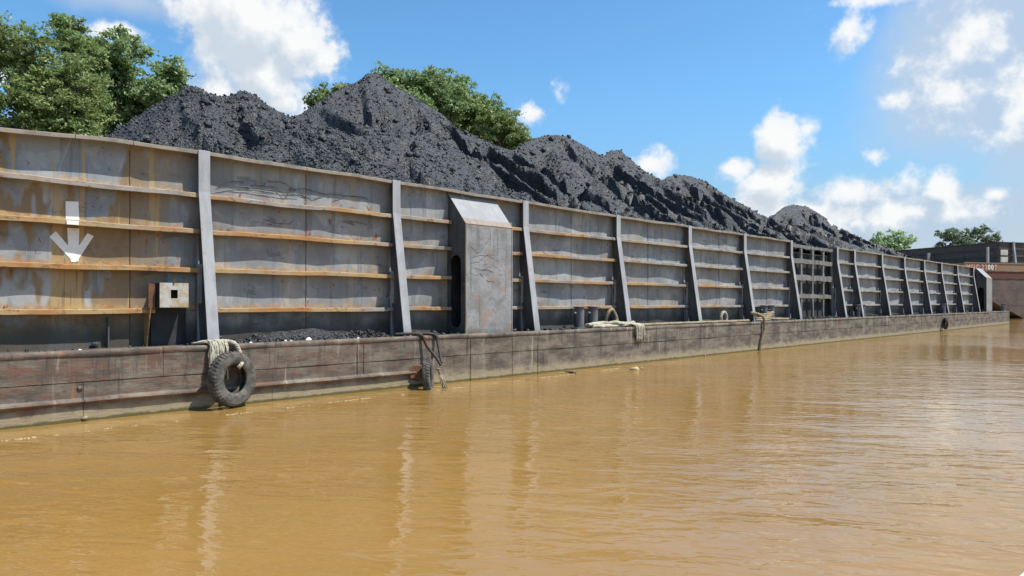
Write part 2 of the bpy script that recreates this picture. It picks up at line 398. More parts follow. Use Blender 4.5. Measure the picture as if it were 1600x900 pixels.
def water_mat():
    m, t = mat('muddy_river_water')
    o = t.n('ShaderNodeTexCoord').outputs['Object']
    c = t.mix(t.ss(t.noise(o, .22, 3, .5), .35, .65), (.270, .149, .038), (.298, .168, .048))
    setin(t, 'Base Color', c); setin(t, 'Roughness', .03); setin(t, 'IOR', 1.46); setin(t, 'Specular IOR Level', .5)
    wind = t.mapping(o, (1, 1, 1), (0, 0, 0), (0, 0, R(12)))
    patch = t.ss(t.noise(o, .13, 3, .5), .36, .60, .32, 1.15)
    w1 = t.noise(t.mapping(wind, (.6, 1.5, 1)), 1.15, 2, .5, .5)
    w2 = t.noise(t.mapping(wind, (.75, 1.8, 1)), 3.4, 2, .5, .8)
    w3 = t.noise(t.mapping(wind, (.8, 1.7, 1)), 10, 2, .5, .3)
    h = t.m('ADD', t.m('MULTIPLY', w1, .046), t.m('ADD', t.m('MULTIPLY', w2, .0165), t.m('MULTIPLY', w3, .0018)))
    setin(t, 'Normal', bump(t, t.m('MULTIPLY', h, patch), 1.0, 1.0))
    return m

def leaf_mat(name, a, b, c):
    m, t = mat(name)
    geo = t.n('ShaderNodeNewGeometry'); rnd = geo.outputs['Random Per Island']
    o = t.n('ShaderNodeTexCoord').outputs['Object']
    col = t.mix(t.ss(t.noise(o, .55, 3, .6), .38, .62), a, b)
    col = t.mix(t.m('MULTIPLY', rnd, .65), col, c)
    setin(t, 'Base Color', col); setin(t, 'Roughness', .5); setin(t, 'Specular IOR Level', .4)
    tr = t.n('ShaderNodeBsdfTranslucent', {'Color': t.mix(.5, col, c)})
    mx = t.n('ShaderNodeMixShader', {0: .32, 1: t.b.outputs[0], 2: tr.outputs[0]})
    t.nt.links.new(mx.outputs[0], t.out.inputs[0])
    return m

M = dict(
    plate=steel_plate(), stringer=stringer_mat(), hull=hull_mat(),
    brace=grey_steel('brace_steel', (.36, .365, .37), (.27, .275, .28), .25, .6),
    shade_steel=grey_steel('shaded_dark_steel', (.095, .097, .10), (.055, .057, .06), .45),  # dark copy of the brace steel, shade put into webs and trunk sides
    trunk=trunk_mat(),
    rail=grey_steel('rail_steel', (.28, .24, .185), (.19, .165, .13), .75, 0),
    frame=grey_steel('torn_frame_steel', (.21, .20, .18), (.11, .105, .095), .5),
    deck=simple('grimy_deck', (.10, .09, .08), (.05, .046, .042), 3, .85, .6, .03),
    darkin=simple('dark_plate_and_shade', (.05, .05, .05), (.025, .025, .026), 2, .8),  # dark backing plate; also paints the shade inside trunks and below the cabinet
    white=simple('white_marking_paint', (.82, .82, .79), (.74, .73, .68), 7, .7, .3),
    cabinet=simple('flaking_white_cabinet', (.44, .44, .42), (.36, .26, .13), 5, .75),
    coal=coal_mat(), water=water_mat(),
    rubber=simple('dusty_rubber', (.055, .052, .047), (.135, .122, .10), 7, .85, .5, .01),
    chain=simple('black_hose', (.035, .032, .03), (.06, .05, .042), 12, .6),
    rope=simple('weathered_rope', (.50, .46, .36), (.33, .29, .21), 12, .95, .8, .01),
    brownrope=simple('old_brown_rope', (.36, .30, .20), (.22, .17, .10), 12, .95, .8, .01),
    bollard=grey_steel('bollard_steel', (.15, .15, .155), (.085, .085, .09), .5),
    weld=simple('rusty_weld', (.17, .075, .04), (.10, .06, .04), 14, .85, .5),
    mark=simple('scuffed_black', (.075, .075, .075), (.15, .145, .14), 14, .8),
    bark=simple('bark', (.12, .095, .07), (.20, .17, .13), 3, .9, .8, .03),
    bank=simple('bank_soil_and_weeds', (.07, .085, .03), (.14, .105, .06), .6, .95, .8, .1),
    foam=simple('pale_foam', (.50, .40, .22), (.38, .28, .13), 20, .6),
    litter=simple('pale_litter', (.72, .70, .66), (.5, .47, .42), 9, .6),
    twig=simple('wet_wood', (.035, .025, .018), (.06, .045, .03), 12, .7),
)

# ------------------------------------------------------------------ river and bank
WX = MB()
def water_sheet():
    m = MB(); e = 3500
    m.add([(-e, -e, 0), (e, -e, 0), (e, e, 0), (-e, e, 0)], [(0, 1, 2, 3)])
    return tag(m.build('river_water', M['water']), 'muddy ochre river water with small ripples', kind='structure')
water_sheet()

def river_bank():
    ss = np.concatenate([np.arange(-160, 260, 3.0), np.arange(260, 2400, 60.0)])
    ys = np.array([22.5, 24.5, 26, 27.5, 29, 32, 36, 44, 60, 100, 300, 1500.])
    zs = np.array([-1.2, -.2, .7, 1.5, 2.0, 2.3, 2.5, 2.7, 3, 3, 3, 3.])
    S, Yy = np.meshgrid(ss, ys, indexing='ij'); Z = np.broadcast_to(zs, S.shape).copy()
    Z += fbm(S*.12, Yy*.2, 3)*.35*(Yy > 23); Yy = Yy + fbm(S*.05, S*0, 8)*1.2
    p = P0 + Yy
    V = np.stack([-Dy*p + Dx*S, Dx*p + Dy*S, Z], -1).reshape(-1, 3)
    n0, n1_ = S.shape; I = np.arange(n0*n1_).reshape(n0, n1_)
    Fq = np.stack([I[:-1, :-1], I[1:, :-1], I[1:, 1:], I[:-1, 1:]], -1).reshape(-1, 4)
    return tag(np_mesh('river_bank', V, Fq, M['bank']), 'low weedy river bank behind the barges', kind='structure')
river_bank()

# ------------------------------------------------------------------ the loaded coal barge
barge = empty('coal_barge', loc2w(0, 0, 0), ROT_B)
tag(barge, 'long grey loaded coal barge with rust-streaked ribbed sideboards', 'barge')
S0, S1 = -9.2, s_at(1577, 0)
BEAM = 22.0
POST_X = [317, 617, 819, 964, 1076, 1162, 1235, 1307, 1334, 1377, 1412, 1443, 1470, 1495, 1520]
POSTS = [s_at(x, .66) for x in POST_X]
POSTS = [POSTS[0] - 9.0, POSTS[0] - 4.5] + POSTS
S_END = s_at(1524, YW) + .2                              # end of the sideboard proper, at the bow trunk
_tx = [-10, s_at(0, YW), s_at(150, YW), s_at(310, YW), s_at(610, YW), s_at(810, YW), s_at(960, YW), s_at(1230, YW), s_at(1520, YW), 90]
_tz = [4.84, 4.85, 4.93, 4.95, 4.93, 4.89, 4.87, 4.86, 4.85, 4.85]
def topz(s): return float(np.interp(s, _tx, _tz)) + .012 * n1(s * .8, 4)
def bulge(s, z):
    """how far the buckled plating stands out of its plane (towards the river)"""
    s = np.asarray(s, float); z = np.asarray(z, float)
    row = np.searchsorted(np.array(ZS), z)
    a = pnoise(s * .55, row * 5.3 + .2, 21) * .050 + pnoise(s * 1.3, row * 3.1 + .4, 22) * .022
    b = pnoise(s * .35, z * .8, 23) * .012
    return a + b

# hull body
def hull_body():
    m = MB()
    prof = [(S0, -1.4), (S1 - 4.5, -1.4), (S1, -.35), (S1, 1.12), (S0, 1.12)]
    m.sweep([[(s, .022, z) for s, z in prof], [(s, BEAM, z) for s, z in prof]])
    return m.build('hull', M['hull'], barge)
hull = hull_body()
hull['label'] = 'mud-stained brown steel hull side'
mdk = MB(); mdk.box(S0, S1, .05, BEAM - .05, 1.1245, DECK); mdk.build('deck', M['deck'], barge)
# strake plates along the visible side
SEAMX = [255, 558, 735, 840, 1025, 1150, 1262, 1345, 1410, 1470, 1530]
seams = [S0] + [s_at(0, 0) - 3.3] + [s_at(x, 0) for x in SEAMX] + [S1]
def strake(z0, z1, sa, sb, th, seed):
    m = MB(); n = max(2, int((sb - sa) / .35)); rings = []
    for i in range(n + 1):
        s = sa + .004 + (sb - sa - .008) * i / n
        k = .010 * n1(s * .7, seed) + .004 * n1(s * 2.3, seed + 1)
        rings.append([(s, .03, z0), (s, -th - k, z0), (s, -th - k * 1.6, (z0 + z1) / 2), (s, -th - k, z1), (s, .03, z1)])
    m.sweep(rings); return m.build('strake_plate', M['hull'], hull)
for i in range(len(seams) - 1):
    strake(.665, 1.09, seams[i], seams[i+1], .012, 31)
low = [S0] + [s_at(x, 0) for x in (-200, 130, 425, 735, 1010, 1200, 1380, 1500)] + [S1]
for i in range(len(low) - 1):
    strake(-.35, .650, low[i], low[i+1], .004, 33)
# rounded deck-edge bar, in lengths
def edge_bar(sa, sb):
    m = MB(); n = max(2, int((sb - sa) / .4)); rings = []
    for i in range(n + 1):
        s = sa + .004 + (sb - sa - .008) * i / n; k = .008 * n1(s * .9, 41); dz = .012 * n1(s * .6, 42)
        rings.append([(s, .10, 1.085), (s, -.022 - k, 1.088), (s, -.036 - k, 1.12 + dz), (s, -.034 - k, 1.165 + dz), (s, -.014 - k, 1.19 + dz), (s, .03, 1.197 + dz), (s, .10, 1.18)])
    m.sweep(rings); return m.build('deck_edge_bar', M['hull'], hull, smooth=True, autos=True)
es = seams[::2] + ([seams[-1]] if len(seams) % 2 == 0 else [])
for i in range(len(es) - 1): edge_bar(es[i], es[i+1])
# half-round rubbing strip, only on the near end; it stops at a torn end
def rub(sa, sb):
    m = MB(); n = max(2, int((sb - sa) / .4)); rings = []
    for i in range(n + 1):
        s = sa + (sb - sa) * i / n; dz = .012 * n1(s * .8, 51); k = .012 * n1(s * .7, 52)
        rings.append([(s, .0, .285 + dz), (s, -.055 - k, .30 + dz), (s, -.085 - k, .335 + dz), (s, -.075 - k, .365 + dz), (s, -.02, .395 + dz), (s, .0, .40 + dz)])
    m.sweep(rings); return m.build('rubbing_strip', M['hull'], hull, smooth=True, autos=True)
rs = [S0, s_at(-60, 0), s_at(130, 0), s_at(330, 0), s_at(562, 0), s_at(648, 0)]
for i in range(len(rs) - 1): rub(rs[i], rs[i+1] - .01)
# doubler, torn bracket, weld lumps and vertical weld on the near hull
mt = MB(); sx = s_at(655, 0)
mt.sweep([[(sx - .30, -.02, .20), (sx - .05, -.02, .12), (sx + .14, -.02, .26), (sx + .10, -.02, .50), (sx - .20, -.02, .52), (sx - .34, -.02, .38)],
          [(sx - .30, -.06, .22), (sx - .05, -.075, .14), (sx + .12, -.09, .27), (sx + .08, -.08, .48), (sx - .20, -.06, .50), (sx - .33, -.05, .37)]])
mt.build('torn_bracket', M['weld'], hull)
for x, zz in ((125, .56), (132, .04), (1101, .02)):
    s = s_at(x, 0); m = MB(); k = 9
    r0 = .038
    rings = [[(s + (r0 * c) * math.cos(a) * (1 + .35 * n1(a * 2 + x, 3)), -.01 - d, zz + (r0 * c) * math.sin(a) * (1 + .3 * n1(a * 2 + x, 5))) for a in [2 * math.pi * q / k for q in range(k)]] for c, d in ((1.3, 0), (1, .014), (.6, .026), (.2, .03))]
    m.sweep(rings); m.build('weld_lump', M['hull'] if x != 1101 else M['brownrope'], hull, smooth=True)
for x, za, zb in ((558, .36, 1.1), (568, .36, 1.09), (735, .0, 1.1), (840, 0, 1.1), (800, .02, 1.1)):
    s = s_at(x, 0); m = MB()
    m.tube([(s + .006 * n1(q * 1.7 + x, 9), -.016, za + (zb - za) * q / 14) for q in range(15)], [.006 + .003 * n1(q * 2.1, x) for q in range(15)], 6)
    m.build('weld_seam', M['weld'], hull, smooth=True)

# sideboard: a backing skin with plates, stiffeners and a top rail as its pieces
def side_core():
    m = MB(); rings = []
    gx0, gx1 = POSTS[8], POSTS[9]                      # the torn bay
    ss = np.unique(np.concatenate([np.linspace(S0, S_END, 160), [gx0 + .12, gx0 + .121, gx1 - .12, gx1 - .121]]))
    for s in ss:
        hole = gx0 + .12 < s < gx1 - .12
        y0 = YW + (.22 if hole else .115); t = topz(s) - (.42 if hole else .03)
        rings.append([(s, y0, DECK - .02), (s, y0 + .05, DECK - .02), (s, y0 + .05, t), (s, y0, t)])
    m.sweep(rings); return m.build('sideboard', M['darkin'], barge)
side = side_core()
side['label'] = 'grey buckled plating with ochre rust streaks'

def plate(sa, sb, z0, z1, top=False):
    ns = max(3, int((sb - sa) / (.10 if sa < 24 else .2))); nz = 7 if sa < 24 else 5
    S = np.linspace(sa, sb, ns + 1); T = np.linspace(0, 1, nz + 1)
    V = []; 
    for t in T:
        for s in S:
            zt = topz(s) if top else z1
            z = z0 + (zt - z0) * t
            wdw = (max(0.0, math.sin(math.pi * t))) ** .6
            ev = min(1.0, (s - sa) / .25, (sb - s) / .25)
            b = float(bulge(s, z0 + .2)) * wdw * (.25 + .75 * ev)
            V.append((s, YW - b, z))
    n = ns + 1; Fq = [(j*n + i, j*n + i + 1, (j+1)*n + i + 1, (j+1)*n + i) for j in range(nz) for i in range(ns)]
    # skirt so the sheet has an edge
    o = len(V); border = [i for i in range(n)] + [j*n + n - 1 for j in range(1, nz + 1)] + [nz*n + i for i in range(n - 2, -1, -1)] + [j*n for j in range(nz - 1, 0, -1)]
    for b in border: V.append((V[b][0], YW + .11, V[b][2]))
    k = len(border)
    Fq += [(border[i], o + i, o + (i + 1) % k, border[(i + 1) % k]) for i in range(k)]
    m = MB(); m.add(V, Fq); return m.build('plate', M['plate'], side, smooth=True, autos=True)

SEAM_IN = {1: s_at(203, YW), 2: s_at(478, YW), 3: None}
bays = [(POSTS[i], POSTS[i+1]) for i in range(len(POSTS) - 1)]
bays = [(S0, POSTS[0])] + bays                          # bays[2] is the one with the arrow
ARROW_BAY, TORN_BAY = 2, 9
seam_list = []
for bi, (a, b) in enumerate(bays):
    if bi == TORN_BAY: continue
    cuts = [a, b]
    if bi == ARROW_BAY: cuts = [a, s_at(104, YW) - 1.0, s_at(203, YW), b]
    elif bi == 3: cuts = [a, s_at(478, YW), b]
    elif bi > 3 and bi < 9: cuts = [a, a + (b - a) * (.42 + .2 * ((bi * 37) % 10) / 10), b]
    rows = [DECK] + ZS
    for c in range(len(cuts) - 1):
        for r in range(5):
            plate(cuts[c] + .002, cuts[c+1] - .002, rows[r] + (.0 if r == 0 else .004), (rows[r+1] if r < 4 else 0) - .004, top=(r == 4))
    for c in cuts[1:-1]:
        m = MB(); q = [DECK + .02 + (4.80 - DECK) * i / 40 for i in range(41)]
        m.tube([(c + .006 * n1(z * 5, bi), YW - .006 - float(bulge(c, z)) * .25, z) for z in q], [.005 + .006 * abs(n1(z * 6, bi + 3)) for z in q], 6)
        m.build('weld_seam', M['weld'], side, smooth=True)

def profile_run(name, sa, sb, prof, material, wob, seed, zoff=0.0, yoff=0.0):
    m = MB(); n = max(3, int((sb - sa) / .25)); rings = []
    for i in range(n + 1):
        s = sa + (sb - sa) * i / n
        dz = wob * n1(s * .6, seed) + wob * .4 * n1(s * 1.9, seed + 1); dy = wob * .7 * n1(s * .8, seed + 2)
        e = wob * .35
        rings.append([(s, YW + yoff + y + dy, (topz(s) if zoff is None else zoff) + z + dz + (e * n1(s * 3.1 + q, seed + 4))) for q, (y, z) in enumerate(prof)])
    m.sweep(rings); return m.build(name, material, side)

LIP = .212
STR_PROF = [(.03, .046), (-LIP, .050), (-LIP - .012, .038), (-LIP - .012, -.036), (-LIP + .004, -.040), (-LIP + .004, .030), (.03, .032)]
TRUNK_S0, TRUNK_S1 = s_at(727, .13), s_at(799, .13)
for bi, (a, b) in enumerate(bays):
    if bi == TORN_BAY: continue
    for r, zz in enumerate(ZS):
        spans = [(a + .07, b - .07)]
        if a < TRUNK_S0 < b: spans = [(a + .07, TRUNK_S0 - .03), (TRUNK_S1 + .01, b - .07)]
        if bi == 6 and r == 0: spans = [(a + .07, b - .07)]
        if bi == ARROW_BAY and r == 0: spans = [(a + .07, s_at(236, YW))]
        for sa, sb in spans:
            wob = .022 if (bi == 3 and r == 3) or (bi == ARROW_BAY and r == 3) else .015
            profile_run('stiffener', sa, sb, STR_PROF, M['stringer'], wob, 61 + r * 5 + bi, zz)
RAIL_PROF = [(.17, .012), (-.215, .016), (-.235, .006), (-.235, -.056), (-.218, -.060), (-.218, -.012), (.17, -.014)]
for bi, (a, b) in enumerate(bays):
    if bi == TORN_BAY: continue
    mids = [a, b] if bi > 4 else [a, (a + b) / 2 + .3 * n1(bi, 2), b]
    if bi == ARROW_BAY: mids = [a, s_at(112, YW), s_at(202, YW), b]
    for c in range(len(mids) - 1):
        profile_run('top_rail', mids[c] + .006, mids[c+1] - .006, RAIL_PROF, M['rail'], .013, 90 + bi, None, .001 * (c % 2))

# braces: bent I-beam from rail to deck edge, plus an upright behind it
def brace(s, big=True, torn=False):
    t = topz(s); A = Vector((s, YW - .265, t + .02)); B = Vector((s, YW - .27, 4.16)); C = Vector((s, .13, DECK + .004))
    wf = .225
    def off(P, d): return P + Vector((0, d, 0))
    def slab(dy0, dy1, ww):
        m = MB(); r = lambda P: [P + Vector((-ww/2, dy0, 0)), P + Vector((ww/2, dy0, 0)), P + Vector((ww/2, dy1, 0)), P + Vector((-ww/2, dy1, 0))]
        rings = [r(A), r(B), r(C)]; return rings
    m = MB(); m.sweep(slab(0, .022, wf)); o = m.build('brace', M['brace'], barge, bevel=.004)
    # full-depth web: meets the sideboard above, stands free of the upright below
    yb = lambda z: min(YW - .012, B.y + (C.y - B.y) * (4.16 - z) / (4.16 - C.z) + .43)
    zk = [t - .02, 4.16, 3.7, 3.3, 2.9, 2.4, 1.8, DECK + .004]
    yfz = lambda z: (A.y if z > 4.16 else B.y + (C.y - B.y) * (4.16 - z) / (4.16 - C.z))
    m = MB(); m.sweep([[(s - .012, yfz(z) + .022, z), (s + .012, yfz(z) + .022, z), (s + .012, yb(z), z), (s - .012, yb(z), z)] for z in zk])
    m.build('web', M['shade_steel'], o)  # dark colour stands in for the shade on the web
    m = MB(); zi = [z for z in (2.45, 2.1, 1.8, DECK + .004)]
    m.sweep([[(s - .08, yb(z) - .001, z), (s + .08, yb(z) - .001, z), (s + .08, yb(z) + .015, z), (s - .08, yb(z) + .015, z)] for z in zi])
    m.build('inner_flange', M['shade_steel'], o)
    m = MB(); m.box(s - .10, s + .10, YW - .17, YW - .152, DECK + .002, 2.75); m.box(s - .012, s + .012, YW - .152, YW + .04, DECK + .002, 2.75)
    m.build('upright', M['brace'], o)
    m = MB(); m.box(s - .16, s + .16, .06, .36, DECK + .001, DECK + .022); m.build('foot_plate', M['shade_steel'], o)
    return o
for s in POSTS: brace(s)

# torn bay: plates gone, only the bent grid of ribs is left
ga, gb = POSTS[8] + .14, POSTS[9] - .13
gtop = topz(ga) - .16
for r, (zz, hh) in enumerate(((gtop, .09), (4.02, .13), (3.22, .16), (2.30, .12))):
    m = MB(); n = 14; rings = []
    for i in range(n + 1):
        s = ga + (gb - ga) * i / n; dz = .035 * n1(s * 1.4, 100 + r); h2 = hh * (1 + .25 * n1(s * 2.2, 104 + r)); dy = .03 * n1(s * 1.1, 108 + r)
        rings.append([(s, YW - .06 + dy, zz - h2 + dz), (s, YW + .05 + dy, zz - h2 + dz), (s, YW + .05 + dy, zz + h2 * .6 + dz), (s, YW - .06 + dy, zz + h2 * .6 + dz)])
    m.sweep(rings); m.build('bent_rib', M['frame'], side)
for c in range(1, 4):
    m = MB(); n = 18; rings = []; sc = ga + (gb - ga) * (c / 4 + .03)
    for i in range(n + 1):
        z = DECK + (gtop + .03 - DECK) * i / n; ds = .05 * n1(z * 1.1, 120 + c); wd = .055 + .03 * abs(n1(z * 1.6, 124 + c))
        if z > 2.4: wd *= 1.2
        wd += .075 * sum(math.exp(-((z - zr)/.17)**2) for zr in (gtop, 4.02, 3.22, 2.30))
        rings.append([(sc + ds - wd, YW - .035, z), (sc + ds + wd, YW - .035, z), (sc + ds + wd, YW + .055, z), (sc + ds - wd, YW + .055, z)])
    m.sweep(rings); m.build('bent_rib', M['frame'], side)

# access trunks: sloping-topped steel boxes with a slot in the side that faces the stern
def trunk(sa, sb, yf, zf, lab):
    t = topz(sa) + .01; y1 = YW + .02
    o = empty('access_trunk'); o.parent = barge; o['label'] = lab
    # side with a slot cut through: built as a ring of quads round the slot
    k = 28; cy, cz = (yf + y1) / 2 + .0, 2.28; hw, hh = .225, .95
    slot = []
    for i in range(k):
        a = 2 * math.pi * i / k
        c, s_ = math.cos(a), math.sin(a)
        slot.append((cy + hw * c, cz + (hh - hw) * (1 if s_ > 0 else -1) * (1 if abs(s_) > 1e-6 else 0) + hw * s_))
    out = []
    def ray_out(p):
        dy, dz = p[0] - cy, p[1] - cz
        best = 9
        # polygon of the side: (yf,DECK),(y1,DECK),(y1,t),(yf,zf)
        poly = [(yf, DECK), (y1, DECK), (y1, t), (yf, zf)]
        for i in range(4):
            (ay, az), (by, bz) = poly[i], poly[(i+1) % 4]
            ey, ez = by - ay, bz - az; den = dy * ez - dz * ey
            if abs(den) < 1e-9: continue
            tt = ((ay - cy) * ez - (az - cz) * ey) / den; uu = ((ay - cy) * dz - (az - cz) * dy) / den
            if tt > 0 and -1e-6 <= uu <= 1 + 1e-6: best = min(best, tt)
        return (cy + dy * best, cz + dz * best)
    for p in slot: out.append(ray_out(p))
    poly = [(yf, DECK), (y1, DECK), (y1, t), (yf, zf)]
    for cpt in poly:                                   # snap the nearest outer point to every corner
        i = min(range(k), key=lambda q: (out[q][0] - cpt[0])**2 + (out[q][1] - cpt[1])**2); out[i] = cpt
    m = MB()
    th = .014
    loops = [[(sa, *p) for p in slot], [(sa, *p) for p in out], [(sa + th, *p) for p in out], [(sa + th, *p) for p in slot]]
    m.sweep([[l[i] for l in loops] for i in range(k)], closed=True)
    m.build('slotted_side', M['shade_steel'], o)  # stern-facing side coloured dark for its shade
    m = MB(); m.tube([(sa - .006, *p) for p in slot], .013, 6, closed=True); m.build('slot_rim', M['shade_steel'], o, smooth=True)
    m = MB(); n = 12; rings = []
    # front sheet, slightly dented
    V = []; nz = 16; ns = 10
    for j in range(nz + 1):
        for i in range(ns + 1):
            s = sa + (sb - sa) * i / ns; z = DECK + (zf - DECK) * j / nz
            e = math.sin(math.pi * i / ns) * math.sin(math.pi * j / nz)
            V.append((s, yf - .016 - e * (.012 * n1(s * 2.2 + z, 130) + .010 * n1(z * 2.6, 131)), z))
    F4 = [(j*(ns+1)+i, j*(ns+1)+i+1, (j+1)*(ns+1)+i+1, (j+1)*(ns+1)+i) for j in range(nz) for i in range(ns)]
    m.add(V, F4); o2 = len(m.v)
    m.add([(sa, yf, DECK), (sb, yf, DECK), (sb, yf, zf), (sa, yf, zf)], [(0, 3, 2, 1)])
    m.build('front_sheet', M['trunk'], o, smooth=True)
    m = MB(); m.sweep([[(s, yf - .02, zf - .004), (s, y1, t), (s, y1, t + .016), (s, yf - .025, zf + .014)] for s in (sa - .015, sb + .015)]); m.build('sloping_top', M['trunk'], o, bevel=.004)
    m = MB(); m.sweep([[(s, yf, DECK), (s, y1, DECK), (s, y1, t), (s, yf, zf)] for s in (sb - .012, sb)]); m.build('far_side', M['shade_steel'], o)
    m = MB(); m.box(sa + .03, sb - .02, y1 - .06, y1 - .03, DECK + .01, zf - .05); m.box(sa + .5, sa + .52, yf + .03, y1 - .07, DECK + .01, zf - .05); m.box(sa + .03, sb - .03, yf + .012, yf + .024, DECK + .01, zf - .06)
    m.build('shade_lining', M['darkin'], o)  # dark sheets added so the slot looks black inside
    m = MB(); m.box(sa - .02, sa + .02, yf - .03, yf + .01, DECK, zf - .01); m.build('corner_bar', M['rail'], o, bevel=.006)
    m = MB(); m.box(sb - .02, sb + .015, yf - .028, yf + .01, DECK, zf - .01); m.build('corner_bar', M['trunk'], o, bevel=.006)
    for zz in (1.72, 2.45, 3.2, 3.7):
        m = MB(); m.tube([(sa - .012, yf + .03, zz), (sa - .05, yf + .03, zz)], .028, 8); m.build('hinge_pin', M['weld'], o)
    return o
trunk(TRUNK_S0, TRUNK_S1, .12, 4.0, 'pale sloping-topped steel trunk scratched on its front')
EB0 = s_at(1541, .12); trunk(EB0, EB0 + 2.1, .12, 4.0, 'sloping-topped steel trunk at the far end')

# far sideboard and end bulkheads (seen only from elsewhere)
m = MB(); m.box(S0, S1 - 6, BEAM - YW - .05, BEAM - YW, DECK, 4.85); m.build('far_sideboard', M['plate'], barge)
m = MB(); m.box(EB0 + 1.0, EB0 + 1.06, YW + .1, BEAM - YW - .06, DECK, 4.80); m.build('end_bulkhead', M['plate'], barge)

# bollards: pairs on a common base
def bollards(s, lab=None):
    o = empty('bollard_pair'); o.parent = barge
    m = MB(); m.box(s - .62, s + .62, .22, .60, DECK + .002, DECK + .05); m.build('base_plate', M['bollard'], o, bevel=.006)
    for ds in (-.34, .34):
        m = MB(); k = 20; prof = [(.165, .05), (.155, .09), (.150, .30), (.150, .62), (.152, .655)]
        m.sweep([[(s + ds + r * math.cos(2*math.pi*q/k), .41 + r * math.sin(2*math.pi*q/k), DECK + z) for q in range(k)] for r, z in prof])
        b = m.build('bollard', M['bollard'], o, smooth=True, autos=True)
        m = MB(); prof = [(.18, .657), (.185, .665), (.185, .69), (.175, .70)]
        m.sweep([[(s + ds + r * math.cos(2*math.pi*q/k), .41 + r * math.sin(2*math.pi*q/k), DECK + z) for q in range(k)] for r, z in prof])
        m.build('cap', M['bollard'], o, smooth=True, autos=True)
        m = MB(); m.tube([(s + ds - .24, .40, DECK + .50), (s + ds - .14, .40, DECK + .50)], .03, 8); m.build('horn', M['brace'], o)
    return o
for x in (916, 1199, 1344, 1476, 1568): bollards(s_at(x, .41))

# wall cabinet with a square hole, on a bracket, and a dark plate painting the shadow under it
def cabinet():
    o = empty('wall_cabinet'); o.parent = barge; o['label'] = 'flaking white wall box with a square hole'
    a, b = s_at(249, .42), s_at(294, .42); z0, z1 = 1.90, 2.36; yf = .40
    m = MB(); h0, h1 = a + (b-a)*.38, a + (b-a)*.62; zz0, zz1 = z0 + .17, z0 + .33
    for (x0, x1, q0, q1) in ((a, h0, z0, z1), (h1, b, z0, z1), (h0, h1, z0, zz0), (h0, h1, zz1, z1)):
        m.box(x0, x1, yf, yf + .012, q0, q1)
    m.build('face_plate', M['cabinet'], o)
    m = MB(); m.box(a + .005, b - .005, yf + .0125, YW - .02, z0 + .004, z0 + .016); m.box(a + .005, b - .005, yf + .0125, YW - .02, z1 - .016, z1 - .004)
    m.box(a + .004, a + .016, yf + .0125, YW - .02, z0 + .017, z1 - .017); m.box(b - .016, b - .004, yf + .0125, YW - .02, z0 + .017, z1 - .017)
    m.build('casing', M['darkin'], o)
    m = MB(); m.box(a - .16, a - .04, .52, .56, z0 - .02, z1 - .02); m.build('side_plate', M['weld'], o, bevel=.01)
    m = MB(); m.sweep([[(a - .13 + d, YW - .02, DECK), (a - .13 + d, YW - .02, z0), (a - .13 + d, .5, z0), (a - .13 + d, .72, DECK)] for d in (0, .02)]); m.build('bracket', M['stringer'], o)
    m = MB(); m.tube([(h0 + .05, yf - .01, z1 - .02), (h0 + .055, yf - .012, z1 + .03), (h0 + .05, yf - .01, z1 + .07)], .012, 6); m.build('hasp', M['weld'], o)
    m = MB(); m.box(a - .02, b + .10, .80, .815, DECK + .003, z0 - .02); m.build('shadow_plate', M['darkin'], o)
    m = MB(); m.box(s_at(167, .8), s_at(169.5, .8), .74, .83, DECK, 1.72); m.build('stub_bar', M['shade_steel'], o)
    return o
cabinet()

# painted arrow, following the buckled plates and the stiffener face
def arrow():
    sx = lambda x: s_at(x, YW)
    zy = lambda x, y: EYE + (HOR - y) * (F_PX * (P0 + YW) / Dy / (XV - x)) / F_PX
    def patch(poly, yoff, n=10):
        """poly: quad corners in photo pixels; gridded so it follows the plate"""
        P = [(sx(x), zy(x, y)) for x, y in poly]; V = []; Fq = []
        for j in range(n + 1):
            for i in range(n + 1):
                u, v = i / n, j / n
                s = (P[0][0]*(1-u) + P[1][0]*u)*(1-v) + (P[3][0]*(1-u) + P[2][0]*u)*v
                z = (P[0][1]*(1-u) + P[1][1]*u)*(1-v) + (P[3][1]*(1-u) + P[2][1]*u)*v
                V.append((s, yoff(s, z), z))
        Fq = [(j*(n+1)+i, j*(n+1)+i+1, (j+1)*(n+1)+i+1, (j+1)*(n+1)+i) for j in range(n) for i in range(n)]
        return V, Fq
    cuts = [POSTS[1], sx(104) - 1.0, sx(203), POSTS[2]]
    def on_plate(s, z):
        r = int(np.searchsorted(np.array(ZS), z)); z0 = DECK if r == 0 else ZS[r-1] + .004; z1 = ZS[r] - .004
        t = min(1, max(0, (z - z0) / (z1 - z0))); i = max(0, min(2, int(np.searchsorted(cuts, s)) - 1)); sa, sb = cuts[i], cuts[i+1]
        ev = min(1.0, (s - sa) / .25, (sb - s) / .25)
        return YW - float(bulge(s, z0 + .2)) * max(0, math.sin(math.pi * t)) ** .6 * (.25 + .75 * ev) - .005
    o = MB()
    for q, e in (([(103, 314), (123, 315), (124, 344), (103, 343)], 0), ([(105, 356), (124, 357), (123, 409), (107, 400)], 0), ([(77, 370), (87, 361), (106.5, 384), (113, 408)], .001),
              ([(123.5, 384), (137, 364), (147, 369), (120, 409)], .001), ([(107, 396), (123, 396), (119, 409.5), (111, 409.5)], .002)):
        o.add(*patch(q, lambda s, z: on_plate(s, z) - e))
    zc = ZS[2]; a, b = s_at(103.5, YW - LIP), s_at(122.5, YW - LIP)
    o.box(a, b, YW - LIP - .030, YW - LIP - .022, zc - .034, zc + .037)
    o.build('painted_arrow', M['white'], side)['label'] = 'white painted arrow pointing down'
arrow()

